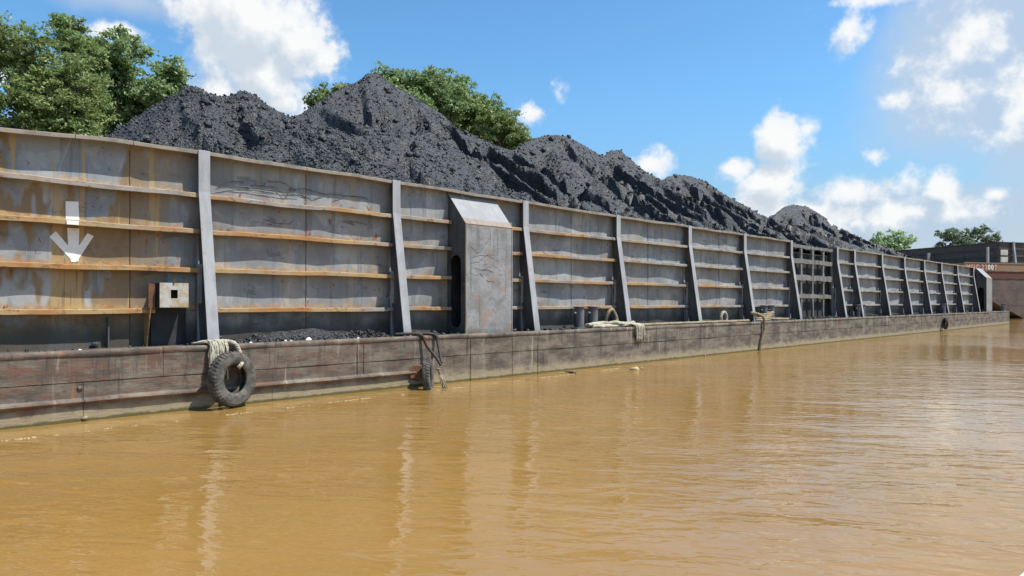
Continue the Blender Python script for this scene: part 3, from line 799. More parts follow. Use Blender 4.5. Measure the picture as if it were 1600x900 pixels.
# dragged-cable scrapes on the plating and on the trunk
def scrape(pts, yl, wid=.006):
    m = MB(); P = [(s_at(x, yl), yl, EYE + (HOR - y) * ((P0 + yl) / Dy / (XV - x))) for x, y in pts]
    Q = []
    for i in range(len(P) - 1):
        for k in range(6):
            u = k / 6; Q.append(Vector(P[i]).lerp(Vector(P[i+1]), u) + Vector((.02 * n1(i + u * 3, 140), 0, .02 * n1(i * 3 + u * 4, 141))))
    m.tube(Q, [wid * (.5 + .8 * abs(math.sin(i * .6))) for i in range(len(Q))], 5); return m
sc_lines = [[(340, 288), (360, 283), (376, 284), (385, 291), (410, 290), (432, 293)], [(335, 297), (370, 290), (410, 296), (450, 300), (480, 304)],
    [(412, 290), (417, 283), (440, 285), (455, 292), (463, 299)], [(360, 293), (400, 300), (440, 306), (470, 308)], [(450, 298), (475, 294), (500, 302), (520, 307)],
    [(470, 300), (490, 310), (515, 303), (545, 306), (575, 311)], [(520, 312), (545, 305), (570, 309), (580, 316)], [(430, 292), (445, 305), (455, 301), (478, 306), (478, 318)],
    [(410, 342), (430, 348), (452, 351), (460, 343)], [(535, 345), (555, 352), (545, 346), (580, 352)]]
for L in sc_lines:
    scrape(L, YW - .028).build('scrape_mark', M['mark'], side)
tr_lines = [[(734, 383), (745, 395), (752, 392), (765, 372), (768, 366)], [(733, 405), (750, 398), (765, 401), (778, 408), (790, 404)], [(732, 412), (748, 409), (760, 399), (775, 398)],
    [(740, 418), (755, 422), (770, 415), (785, 425)], [(733, 425), (742, 430), (751, 428), (757, 436)]]
for q in range(3):
    x0, y0 = random.uniform(733, 775), random.uniform(368, 455); a = random.uniform(-.5, .6); L = random.uniform(8, 26)
    tr_lines.append([(min(796, x0 + L*i/4*math.cos(a) + 1.5*n1(i*.9 + q, 300)), y0 - L*i/4*math.sin(a) + 3.5*n1(i*.8 + q*2, 301)) for i in range(5)])
for L in tr_lines:
    scrape(L, .12 - .018, .0035).build('scrape_mark', M['mark'], side)

# ------------------------------------------------------------------ coal heaps
YR = 8.6                                               # ridge line of the heaps, behind the hull side
SKY = [(150, 222), (180, 205), (215, 182), (250, 160), (275, 146), (295, 133), (312, 137), (322, 146), (345, 151), (360, 149), (378, 141), (400, 150), (420, 165), (440, 178), (458, 183), (470, 178), (500, 157), (530, 139), (556, 128), (572, 116), (584, 114), (600, 122), (616, 135), (640, 147), (665, 163), (690, 178), (715, 202), (740, 212), (770, 225), (800, 235), (820, 222), (840, 214), (865, 210), (885, 213), (910, 225), (935, 241), (945, 243), (953, 235), (971, 234), (978, 246), (1000, 261), (1020, 279), (1031, 285), (1042, 276), (1060, 273), (1080, 275), (1100, 283), (1130, 303), (1160, 322), (1185, 338), (1203, 347), (1212, 333), (1225, 323), (1240, 319), (1262, 323), (1280, 334), (1290, 348), (1300, 355), (1312, 366), (1324, 362), (1335, 372), (1347, 384), (1358, 392), (1375, 412)]
SKY_S = np.array([s_at(x, YR) for x, y in SKY]); SKY_Z = np.array([EYE + (HOR - y) * ((P0 + YR) / Dy / (XV - x)) for x, y in SKY])
HEAPS = [('coal heap with two rounded crests at the near end of the barge', 465), ('tallest coal heap, a pointed cone behind the sloping-topped trunk', 800),
         ('broad gullied coal heap with a blocky lump near its crest', 1031), ('rounded coal heap sloping down to the right, before the last one', 1203), ('smallest coal heap, farthest away, stepped at its right side', 1400)]
def coal():
    ds = .085
    S = [SKY_S[0]]
    while S[-1] < SKY_S[-1]: S.append(S[-1] + (.075 if S[-1] < 24 else .10 if S[-1] < 40 else .14))
    S = np.array(S); Yv = np.concatenate([np.arange(1.03, 9.6, .085), np.arange(9.7, 16.2, .3)])
    SS, YY = np.meshgrid(S, Yv, indexing='ij')
    # contour lines bend, so a cone fans out: look the ridge height up at a skewed position
    d = np.abs(YY - YR)
    Rz = np.interp(SS, SKY_S, SKY_Z)
    # smoothed ridge for the foot of the slope
    Sm = np.convolve(np.pad(np.interp(S, SKY_S, SKY_Z), 60, mode='edge'), np.ones(121)/121, mode='valid')
    Rs = np.interp(SS, S, Sm)
    f = np.clip(d / (YR - .95), 0, 1.35)
    base = 4.62 + .10 * fbm(SS*.5, SS*0, 71)
    ridge = Rz * np.exp(-(f*3.2)**2) + Rs * (1 - np.exp(-(f*3.2)**2))
    Z = base + (ridge - base) * (1 - f ** .96)
    # gullies: saw-tooth runnels that run down the slope and face the stern with a steep step
    wgt = np.clip(f * 5, 0, 1) * np.clip((1.02 - f) * 4, 0, 1)
    ph = SS * .48 + .75 * fbm(SS*.25, YY*.07, 73, 2) + .22 * fbm(SS*.7, YY*.5, 74, 2)
    fr = ph - np.floor(ph); saw = np.where(fr < .84, 1 - fr/.84, (fr - .84)/.16); saw = saw*saw*(3 - 2*saw)*.55 + saw*.45
    amp = 1.75 * np.clip(.25 + .9 * fbm(SS*.16, YY*.22, 75, 3) + np.clip((SS - 14)/12, -.25, .42), 0.04, 1.0)
    Z -= wgt * amp * (1 - saw) * .8
    ph2 = SS * 1.25 + .8 * fbm(SS*.5, YY*.15, 77, 2) + .2*fbm(SS, YY, 78, 2)
    fr2 = ph2 - np.floor(ph2); saw2 = np.where(fr2 < .74, 1 - fr2/.74, (fr2 - .74)/.26)
    Z -= wgt * .26 * np.clip(.2 + 1.6*fbm(SS*.3, YY*.3, 79, 3), 0, 1) * (1 - saw2)
    # scooped hollows with a sharp upper lip
    hol = fbm(SS*.45, YY*.6, 81, 3); Z -= wgt * .65 * np.clip((hol - .33)*9, 0, 1)
    hol = fbm(SS*.8, YY*.9, 83, 2); Z -= wgt * .30 * np.clip((hol - .55)*9, 0, 1)
    Z += (.05*fbm(SS*1.1, YY*1.1, 85, 3) + .040*fbm(SS*2.6, YY*2.6, 87, 5, .6)) * np.clip(f*6, .25, 1)
    Z += .028 * pnoise(SS*8, YY*8, 89)
    Z = np.where(YY < 1.35, np.minimum(Z, 4.80), Z)
    X = SS + .05*fbm(SS*3, YY*3, 91, 2) - wgt*.20*amp*saw**2
    XY = YY + .05*fbm(SS*3, YY*3, 93, 2)*(YY > 1.1)
    n0, n1_ = SS.shape
    V = np.stack([X, XY, Z], -1)
    cuts = [-99] + [s_at(x, YR) for _, x in HEAPS]
    # the border between two heaps leans with the slope
    cs = SS[:-1, :-1] - .0*YY[:-1, :-1]
    I = np.arange(n0*n1_).reshape(n0, n1_)
    for h, (lab, _) in enumerate(HEAPS):
        sel = (cs >= cuts[h]) & (cs < cuts[h+1])
        Fq = np.stack([I[:-1, :-1], I[1:, :-1], I[1:, 1:], I[:-1, 1:]], -1)[sel]
        u, inv = np.unique(Fq, return_inverse=True); Vh = V.reshape(-1, 3)[u].copy(); Fh = inv.reshape(Fq.shape)
        c = Vh.mean(0); c[2] = 4.6
        o = np_mesh('coal_heap', Vh, Fh, M['coal'], None, True)
        o.location = loc2w(0, 0, 0); o.rotation_euler = (0, 0, ROT_B)
        tag(o, lab, 'coal heap', 'coal heaps in the barge')
        # loose lumps lying on it
        cand = np.argwhere(sel & (YY[:-1, :-1] < YR + .5) & (YY[:-1, :-1] > 1.15))
        near = h < 2
        N = min(len(cand), [5500, 5000, 3500, 2000, 1000][h])
        pick = cand[RNG.choice(len(cand), N, replace=False)]
        P = V[pick[:, 0], pick[:, 1]]
        sz = .014 + .028 * RNG.random(N)**2.5 + .09 * RNG.random(N)**70
        if h >= 2: sz *= 1.25
        cube = np.array([(x, y, z) for x in (-1, 1) for y in (-1, 1) for z in (-1, 1)], float)
        fc = np.array([(0,1,3,2), (4,6,7,5), (0,4,5,1), (2,3,7,6), (0,2,6,4), (1,5,7,3)])
        vv = cube[None] * RNG.uniform(.55, 1.1, (N, 8, 3)) * sz[:, None, None]
        a = RNG.uniform(0, 6.28, N); b = RNG.uniform(0, 6.28, N)
        ca, sa_, cb, sb = np.cos(a), np.sin(a), np.cos(b), np.sin(b)
        x, y, z = vv[..., 0].copy(), vv[..., 1].copy(), vv[..., 2].copy()
        x, y = x*ca[:, None] - y*sa_[:, None], x*sa_[:, None] + y*ca[:, None]
        y, z = y*cb[:, None] - z*sb[:, None], y*sb[:, None] + z*cb[:, None]
        vv = np.stack([x, y, z], -1) + (P + np.array([0, 0, .3])*sz[:, None])[:, None, :]
        Fl = (fc[None] + (np.arange(N)*8)[:, None, None]).reshape(-1, 4)
        lo = np_mesh('coal_lumps', vv.reshape(-1, 3), Fl, M['coal'], o, False); lo['kind'] = 'stuff'
coal()

# ------------------------------------------------------------------ ropes, tyres and small things on the barge
def at(s, y, z): return loc2w(s, y, z)
def W(pts): return [loc2w(*p) for p in pts]
def smooth_path(pts, n=8):
    pts = [Vector(p) for p in pts]; out = []
    for i in range(len(pts) - 1):
        p0 = pts[max(i-1, 0)]; p1 = pts[i]; p2 = pts[i+1]; p3 = pts[min(i+2, len(pts)-1)]
        for k in range(n):
            t = k / n
            out.append(.5 * ((2*p1) + (p2-p0)*t + (2*p0 - 5*p1 + 4*p2 - p3)*t*t + (3*p1 - p0 - 3*p2 + p3)*t**3))
    out.append(pts[-1]); return out
def resample(pts, step):
    out = [pts[0]]; acc = 0
    for i in range(len(pts) - 1):
        a, b = pts[i], pts[i+1]; L = (b - a).length
        if L < 1e-9: continue
        d = step - acc
        while d <= L: out.append(a.lerp(b, d / L)); d += step
        acc = L - (d - step)
    return out
def laid_rope(m, pts, rad, strands=3, step=.02, pitch=.16):
    P = resample(smooth_path(pts), step); n = len(P)
    fr = []; up = Vector((0, 0, 1))
    for i in range(n):
        d = (P[min(i+1, n-1)] - P[max(i-1, 0)]).normalized(); a = d.cross(up)
        if a.length < .05: a = d.orthogonal()
        a.normalize(); b = a.cross(d); up = b if abs(d.z) > .9 else up; fr.append((a, b))
    for k in range(strands):
        Q = []
        for i in range(n):
            th = 2*math.pi*(k/strands + i*step/pitch); a, b = fr[i]
            Q.append(P[i] + (a*math.cos(th) + b*math.sin(th)) * rad*.5)
        m.tube(Q, rad*.58, 5)
    return m

def lathe_tyre(c, axis, Rr=.51, wz=.84):
    """truck tyre lying round 'axis' with lugs; world placement by matrix"""
    o = empty('tyre_fender', c)
    q = Vector((0, 0, 1)).rotation_difference(Vector(axis).normalized()); o.rotation_mode = 'QUATERNION'; o.rotation_quaternion = q
    prof = [(.27,.085),(.285,.115),(.33,.135),(.40,.148),(.46,.140),(.495,.120),(.505,.09),(.507,0),(.505,-.09),(.495,-.120),(.46,-.140),(.40,-.148),(.33,-.135),(.285,-.115),(.27,-.085),(.29,-.078),(.36,-.11),(.44,-.105),(.47,-.06),(.475,0),(.47,.06),(.44,.105),(.36,.11),(.29,.078)]
    k = 56; f = Rr / .51
    m = MB(); m.sweep([[(r*f*math.cos(2*math.pi*i/k), r*f*math.sin(2*math.pi*i/k), z*f*wz) for r, z in prof] for i in range(k)], closed=True)
    m.build('carcass', M['rubber'], o, smooth=True)
    m = MB(); nl = 44
    for i in range(nl):
        for sgn in (-1, 1):
            a0 = 2*math.pi*(i + (.5 if sgn > 0 else 0))/nl; rings = []
            for zt, da, ro in ((.012, .0, .520), (.07, .035, .520), (.118, .06, .508), (.142, .07, .470)):
                aw = .045; pts = []
                for (aa, rr) in ((-aw, ro - .03), (aw, ro - .03), (aw*.75, ro), (-aw*.75, ro)):
                    a = a0 + da + aa; pts.append((rr*f*math.cos(a), rr*f*math.sin(a), sgn*zt*f*wz))
                rings.append(pts)
            m.sweep(rings)
    tr = m.build('tread_lugs', M['rubber'], o); tr['kind'] = 'stuff'
    return o
def barge_dir(ds, dy, dz=0): return Vector((Dx*ds - Dy*dy, Dy*ds + Dx*dy, dz))
ST1 = s_at(362, -.25)
t1 = lathe_tyre(at(ST1, -.27, .545), barge_dir(.36, -1, .06))
tag(t1, 'whole black truck tyre hung flat against the hull below the first brace', 'tyre', 'tyre fenders along the hull')
ST2 = s_at(667, -.42)
t2 = lathe_tyre(at(ST2, -.46, .24), barge_dir(1, -.95, .08), .50, .62)
tag(t2, 'half-sunken truck tyre seen edge-on, hung by black hoses', 'tyre', 'tyre fenders along the hull')
ST3 = s_at(1478, -.25)
t3 = lathe_tyre(at(ST3, -.22, .52), barge_dir(.6, -1, 0), .40, .7)
tag(t3, 'farthest truck tyre, small and dark against the hull', 'tyre', 'tyre fenders along the hull')

# frayed hawser that carries the first tyre
def frayed():
    m = MB(); top = 1.23
    c = ST1 - .12
    for i in range(60):
        s = c - .26 + .34 * random.random(); L = .30 + .34 * random.random(); y0 = .10 - .12 * random.random()
        pts = [(s - .22 * random.random(), .18 + .12 * random.random(), top - .01), (s, y0 - .02, top + .05 * random.random()), (s + .03, -.075 - .05 * random.random(), top - .06), (s + .05 * random.random(), -.07 - .09 * random.random(), top - .06 - L * .5), (s + .08 * (random.random() - .3), -.07 - .1 * random.random(), top - .06 - L)]
        m.tube(smooth_path(W(pts), 5), [.012 + .007 * random.random()] * (5*4 + 1), 5)
    o = m.build('frayed_rope', M['rope'], smooth=True)
    tag(o, 'pale frayed rope bundle over the deck edge above the whole tyre', 'rope')
    m = MB(); laid_rope(m, W([(c - .1, .22, 1.22), (c + .08, .02, 1.25), (c + .26, -.08, 1.20), (c + .34, -.13, 1.0), (c + .33, -.22, .86), (c + .27, -.33, .82), (c + .22, -.30, .74)]), .04)
    tag(m.build('tyre_rope', M['rope'], smooth=True), 'single pale rope loop running into the whole tyre', 'rope')
frayed()
# black hoses that carry the second tyre
def hose(pts, lab):
    m = MB(); m.tube(smooth_path(W(pts), 8), .034, 9)
    tag(m.build('rubber_hose', M['chain'], smooth=True), lab, 'hose', 'black hoses of the edge-on tyre')
b3 = s_at(637, .1)
hose([(b3 - .25, .26, 1.24), (b3 + .12, .06, 1.25), (b3 + .30, -.06, 1.20), (b3 + .40, -.12, .95), (b3 + .55, -.28, .68), (b3 + .60, -.40, .50)], 'left black hose from the brace foot down to the edge-on tyre')
hose([(b3 + .15, .26, 1.22), (b3 + .50, .08, 1.24), (b3 + .72, -.06, 1.19), (b3 + .74, -.12, .98), (b3 + .70, -.25, .74), (b3 + .64, -.38, .55)], 'right black hose looped over the deck edge to the edge-on tyre')
m = MB()
for i in range(22):
    a = random.random()*6.28; pts = [(ST2 + .12 + .06*random.random(), -.62 - .08*random.random(), .46), (ST2 + .16 + .1*random.random(), -.68, .28), (ST2 + .2 + .16*random.random(), -.70 - .1*random.random(), -.02)]
    m.tube(smooth_path(W(pts), 4), .013, 4)
tag(m.build('frayed_rope', M['brownrope'], smooth=True), 'short frayed rope tuft at the foot of the edge-on tyre', 'rope')

# rope heap by the first bollards, with a frayed end over the side
def rope_heap():
    m = MB(); s0, s1 = s_at(918, .3), s_at(992, .15)
    for k in range(5):
        pts = []
        for i in range(9):
            u = i / 8; pts.append((s0 + (s1 - s0) * u + .25 * n1(u * 3 + k, 150), .18 + .12 * n1(u * 2.5 + k * 2.3, 151), DECK + .07 + .05 * (k % 3) + .05 * n1(u * 4 + k, 152)))
        laid_rope(m, W(pts), .052, 3, .03, .2)
    e = s_at(994, .05)
    o = m.build('mooring_rope', M['rope'], smooth=True); tag(o, 'thick pale mooring rope heaped beside the nearest bollards', 'rope')
    m = MB()
    for i in range(46):
        s = e - .28 + .5*random.random(); L = .10 + .38*random.random()
        pts = [(s - .25, .14 + .1*random.random(), 1.26 + .05*random.random()), (s, .0, 1.28), (s + .06, -.07 - .04*random.random(), 1.18), (s + .07, -.07 - .04*random.random(), 1.15 - L)]
        m.tube(smooth_path(W(pts), 4), .014, 4)
    tag(m.build('frayed_rope', M['rope'], smooth=True), 'pale frayed rope end over the deck edge right of the nearest bollards', 'rope')
    m = MB(); c = s_at(957, .42)
    pts = [(c + .27*math.cos(a) , .46 + .05*math.sin(2*a), DECK + .33 + .27*math.sin(a)) for a in [math.pi*(-.28 + 1.56*i/10) for i in range(11)]]
    laid_rope(m, W(pts), .055, 3, .03, .2)
    tag(m.build('rope_loop', M['brownrope'], smooth=True), 'upright brown rope loop on deck beside the nearest bollards', 'rope')
rope_heap()
m = MB(); a, b = s_at(1000, .10), s_at(1170, .10)
laid_rope(m, W([(a + (b - a)*i/16, .10 + .05*n1(i*.9, 160), DECK + .075 + .015*n1(i*1.3, 161)) for i in range(17)]), .05, 3, .04, .22)
tag(m.build('mooring_rope', M['brownrope'], smooth=True), 'brown rope laid straight along the deck edge', 'rope')
def coil():
    m = MB(); c = s_at(1190, .3)
    for k in range(5):
        rr = .62 - .08*k
        pts = [(c + 1.2*rr*math.cos(a) + (.2*k), .34 + .30*rr*math.sin(a), DECK + .07 + .075*k + .03*n1(a + k, 165)) for a in [2*math.pi*i/14 for i in range(15)]]
        laid_rope(m, W(pts), .055, 3, .045, .24)
    laid_rope(m, W([(c + .5, .3, DECK + .12), (c + 1.2, .22, DECK + .1), (c + 1.9, .26, DECK + .08), (c + 2.5, .2, DECK + .07)]), .055, 3, .045, .24)
    tag(m.build('rope_coil', M['brownrope'], smooth=True), 'brown rope coiled at the foot of the second bollard pair', 'rope')
    e = s_at(1189, 0); m = MB()
    laid_rope(m, W([(e - .4, .25, DECK + .38), (e - .1, .05, DECK + .32), (e + .05, -.10, DECK + .16), (e + .06, -.12, .85), (e - .1, -.10, .5), (e - .2, -.08, .2), (e - .25, -.08, -.1)]), .062, 3, .03, .26)
    tag(m.build('hanging_rope', M['brownrope'], smooth=True), 'brown rope hanging from the coil down to the water', 'rope')
    m = MB(); c = s_at(1131, .2)
    laid_rope(m, W([(c + .22*math.cos(a), .2, DECK + .22 + .22*math.sin(a)) for a in [math.pi*(-.2 + 1.4*i/8) for i in range(9)]]), .06, 3, .04, .24)
    tag(m.build('rope_loop', M['rope'], smooth=True), 'small upright rope loop left of the brown coil', 'rope')
coil()

# spilt coal and rubbish along the deck
def debris():
    N = 2600; P = []; sz = []
    rngs = [(s_at(345, .5), s_at(600, .5), 610), (s_at(430, .5), s_at(600, .5), 601), (S0, s_at(300, .5), 110), (s_at(640, .5), s_at(725, .5), 120), (s_at(800, .5), 30, 330), (30, 72, 500), (POSTS[8], POSTS[9], 260)]
    for a, b, n in rngs:
        for i in range(n):
            s = random.uniform(a, b); y = random.uniform(.08, .80)**1.0; r = .012 + .045*random.random()**4
            if (b - a) < 9 and a > 0 and n > 600: r *= .8
            hgt = max(0, (y - .15)) * .22 * (1 if n >= 500 or n == 260 else .4) * random.random()
            P.append((s, y, DECK + hgt + r*.4)); sz.append(r)
    P = np.array(P); sz = np.array(sz); N = len(P)
    cube = np.array([(x, y, z) for x in (-1, 1) for y in (-1, 1) for z in (-1, 1)], float)
    fc = np.array([(0,1,3,2), (4,6,7,5), (0,4,5,1), (2,3,7,6), (0,2,6,4), (1,5,7,3)])
    vv = cube[None]*RNG.uniform(.4, 1.2, (N, 8, 3))*sz[:, None, None] + P[:, None]
    o = np_mesh('coal_spill', vv.reshape(-1, 3), (fc[None] + (np.arange(N)*8)[:, None, None]).reshape(-1, 4), M['coal'], None, False)
    o.location = loc2w(0, 0, 0); o.rotation_euler = (0, 0, ROT_B)
    tag(o, 'spilt coal and grit lying along the deck edge', kind='stuff')
    # low drifts of coal dust against the sideboard
    m = MB(); a, b = s_at(350, .6), s_at(600, .6); n = 50; rings = []
    for i in range(n + 1):
        s = a + (b - a)*i/n; h = .04 + .17*math.sin(math.pi*i/n)**1.5*(1 + .5*n1(s*1.7, 170)); dp = .5 + .12*n1(s*1.1, 171)
        rings.append([(s, YW - .02, DECK), (s, YW - dp, DECK + .002), (s, YW - dp*.6, DECK + h*.55), (s, YW - dp*.25, DECK + h), (s, YW - .02, DECK + h*1.05)])
    m.sweep(rings); o = m.build('coal_drift', M['coal'], None, smooth=True, loc=loc2w(0, 0, 0)); o.rotation_euler = (0, 0, ROT_B)
    tag(o, 'low drift of coal dust against the sideboard between the first two braces', 'coal drift')
    k = 0
    for x, y, r in ((482, .15, .075), (455, .14, .04), (447, .2, .045), (560, .12, .04), (125, .08, .035), (392, .1, .04)):
        s = s_at(x, y); m = MB(); q = 7
        rings = [[(s + r*c*math.cos(a)*(1 + .4*n1(a + x, 5)), y + r*c*math.sin(a)*.7, DECK + .005 + r*d*(1 + .3*n1(a*2 + x, 6))) for a in [2*math.pi*i/q for i in range(q)]] for c, d in ((.9, 0), (1, .35), (.6, .8), (.1, 1.0))]
        m.sweep(rings); o = m.build('plastic_scrap', M['litter'], loc=loc2w(0, 0, 0)); o.rotation_euler = (0, 0, ROT_B)
        tag(o, ['largest white plastic scrap lying on the deck edge', 'small white scrap left of the largest one', 'small white scrap in the middle of the coal drift', 'small white scrap at the right of the coal drift', 'small white scrap on deck below the arrow', 'small white scrap at the left of the coal drift'][k], 'scrap', 'white scraps on the deck'); k += 1
debris()

# ------------------------------------------------------------------ second barge, empty and high, behind the bow of the first
def second_barge():
    CX, CY = 762 / F_PX * 85, 85.0; ang = math.atan2(.30, .954)
    o = empty('empty_barge', (CX, CY, 0), ang)           # local x along its side to the right, y away
    tag(o, 'high unladen barge with rusty hull and dark sideboards behind the bow', 'barge')
    kpx = 85.0 / F_PX
    zd = EYE + (HOR - 412) * kpx; zt = EYE + (HOR - 377) * kpx
    bow = -5.6
    m, t = mat('rusty_empty_hull')
    ob = t.n('ShaderNodeTexCoord').outputs['Object']; z = t.n('ShaderNodeSeparateXYZ', {0: ob}).outputs[2]
    base = t.mix(t.ss(t.noise(t.mapping(ob, (.4, 1, 1.4)), 1.2, 5, .65), .38, .62), (.14, .098, .077), (.09, .064, .053))
    zz = t.m('ADD', z, t.m('MULTIPLY', t.m('SUBTRACT', t.noise(ob, .9, 4), .5), .35))
    base = t.mix(t.ss(zz, zd - 1.75, zd - 1.65), base, (.125, .042, .027))
    base = t.mix(t.ss(zz, zd - .95, zd - .85), base, t.mix(t.ss(t.noise(ob, 1.1, 5, .65), .4, .6), (.28, .16, .075), (.23, .18, .125)))
    base = t.mix(t.ss(t.noise(t.mapping(ob, (2, 1, .3)), 1.2, 4), .58, .68, 0, .6), base, (.09, .05, .04))
    setin(t, 'Base Color', base); setin(t, 'Roughness', .8); setin(t, 'Normal', bump(t, t.noise(ob, 3, 5, .6), .4, .05))
    hm = m
    rk = 11.0
    prof = [(bow, zd), (bow, zd - 1.7), (bow + 1.0, zd - 3.1), (bow + rk, -.6), (95, -1.0), (95, zd)]
    mb = MB(); mb.sweep([[(x, y, q) for x, q in prof] for y in (0, 19)]); hl = mb.build('hull', hm, o)
    for q in (zd - .9, zd - 1.7):
        mb = MB(); mb.box(bow + .05, 95, -.06, .01, q - .06, q + .06); mb.build('rubbing_strip', hm, hl)
    mb = MB(); mb.box(bow, 95, -.05, .02, zd - .02, zd + .10); mb.build('deck_edge_bar', hm, hl)
    dm = grey_steel('dark_sideboard', (.085, .07, .068), (.05, .045, .047), .35, 0)
    rows = [zd + .11, zd + (zt - zd)*.36, zd + (zt - zd)*.68, zt]
    mb = MB(); mb.box(.62, 90, .62, .66, zd, zt - .03); sb = mb.build('side_wall', dm, o)
    mb = MB(); mb.box(.60, .64, .68, 18.4, zd, zt - .03); fb = mb.build('front_wall', dm, o)
    for r in range(3):
        for c in range(10):
            a, b = .6 + c*4.4, .6 + (c+1)*4.4
            mb = MB(); mb.box(a + .03, b - .03, .585 - .01*((c*7 + r*3) % 3), .618, rows[r] + .02, rows[r+1] - .02); mb.build('plate', dm, sb)
            mb = MB(); mb.box(a + .02, b - .02, .44, .58, rows[r+1] - .08, rows[r+1]); mb.build('stiffener', dm, sb)
        for c in range(4):
            a, b = .66 + c*4.4, .66 + (c+1)*4.4
            mb = MB(); mb.box(.565 - .01*((c*5 + r) % 3), .598, a + .03, b - .03, rows[r] + .02, rows[r+1] - .02); mb.build('plate', dm, fb)
            mb = MB(); mb.box(.42, .56, a + .02, b - .02, rows[r+1] - .08, rows[r+1]); mb.build('stiffener', dm, fb)
    bm_ = grey_steel('pale_brace', (.34, .34, .35), (.25, .25, .26), .2, 0)
    for c in range(10):
        mb = MB(); x = 2.75 + c*4.4; mb.sweep([[(x - .13, y, q), (x + .13, y, q), (x + .13, y + .2, q), (x - .13, y + .2, q)] for y, q in ((.30, zt + .05), (.28, zt - .6), (.06, zd + .1))]); mb.build('brace', bm_, o)
    # whitish patched panel and stanchions on the fore deck
    wm = simple('patched_white_panel', (.55, .53, .46), (.42, .40, .36), 2, .7)
    for r in range(2):
        mb = MB(); mb.box(.75, 1.85, .40, .56 - .001, rows[r] + .1, rows[r+1] - .1); mb.build('patch_panel', wm, sb)
    for (x, yl, hgt, wd) in ((-1.15, .5, 2.0, .26), (-.3, 9.5, 1.9, .36), (-.3, 12.5, 1.6, .2), (-.3, 17.2, 1.9, .2)):
        mb = MB(); mb.box(x - wd/2, x + wd/2, yl, yl + .2, zd + .0, zd + hgt); mb.build('stanchion', bm_, o, bevel=.01)
    # number painted on the bow
    red = simple('faded_red_lettering', (.62, .24, .19), (.70, .48, .42), 5, .7); whi = M['white']
    x = bow + .25
    for txt, mt_ in (('M', red), ('S', red), ('I', red), ('C', red), (' ', None), ('2', red), ('3', red), ('0', whi), ('0', whi), ('7', red)):
        if mt_ is None: x += .25; continue
        cu = bpy.data.curves.new('lettering', 'FONT'); cu.body = txt; cu.size = .80; cu.extrude = .008; cu.offset = .018
        to = bpy.data.objects.new('lettering', cu); COL.objects.link(to)
        me = bpy.data.meshes.new_from_object(to); bpy.data.objects.remove(to); bpy.data.curves.remove(cu)
        wdt = max(v.co.x for v in me.vertices)
        me.materials.clear(); me.materials.append(mt_)
        lo = bpy.data.objects.new('painted_character', me); COL.objects.link(lo); lo.parent = hl
        lo.location = (x, -.075, zd - .72); lo.rotation_euler = (R(90), 0, 0); x += wdt + .12
second_barge()

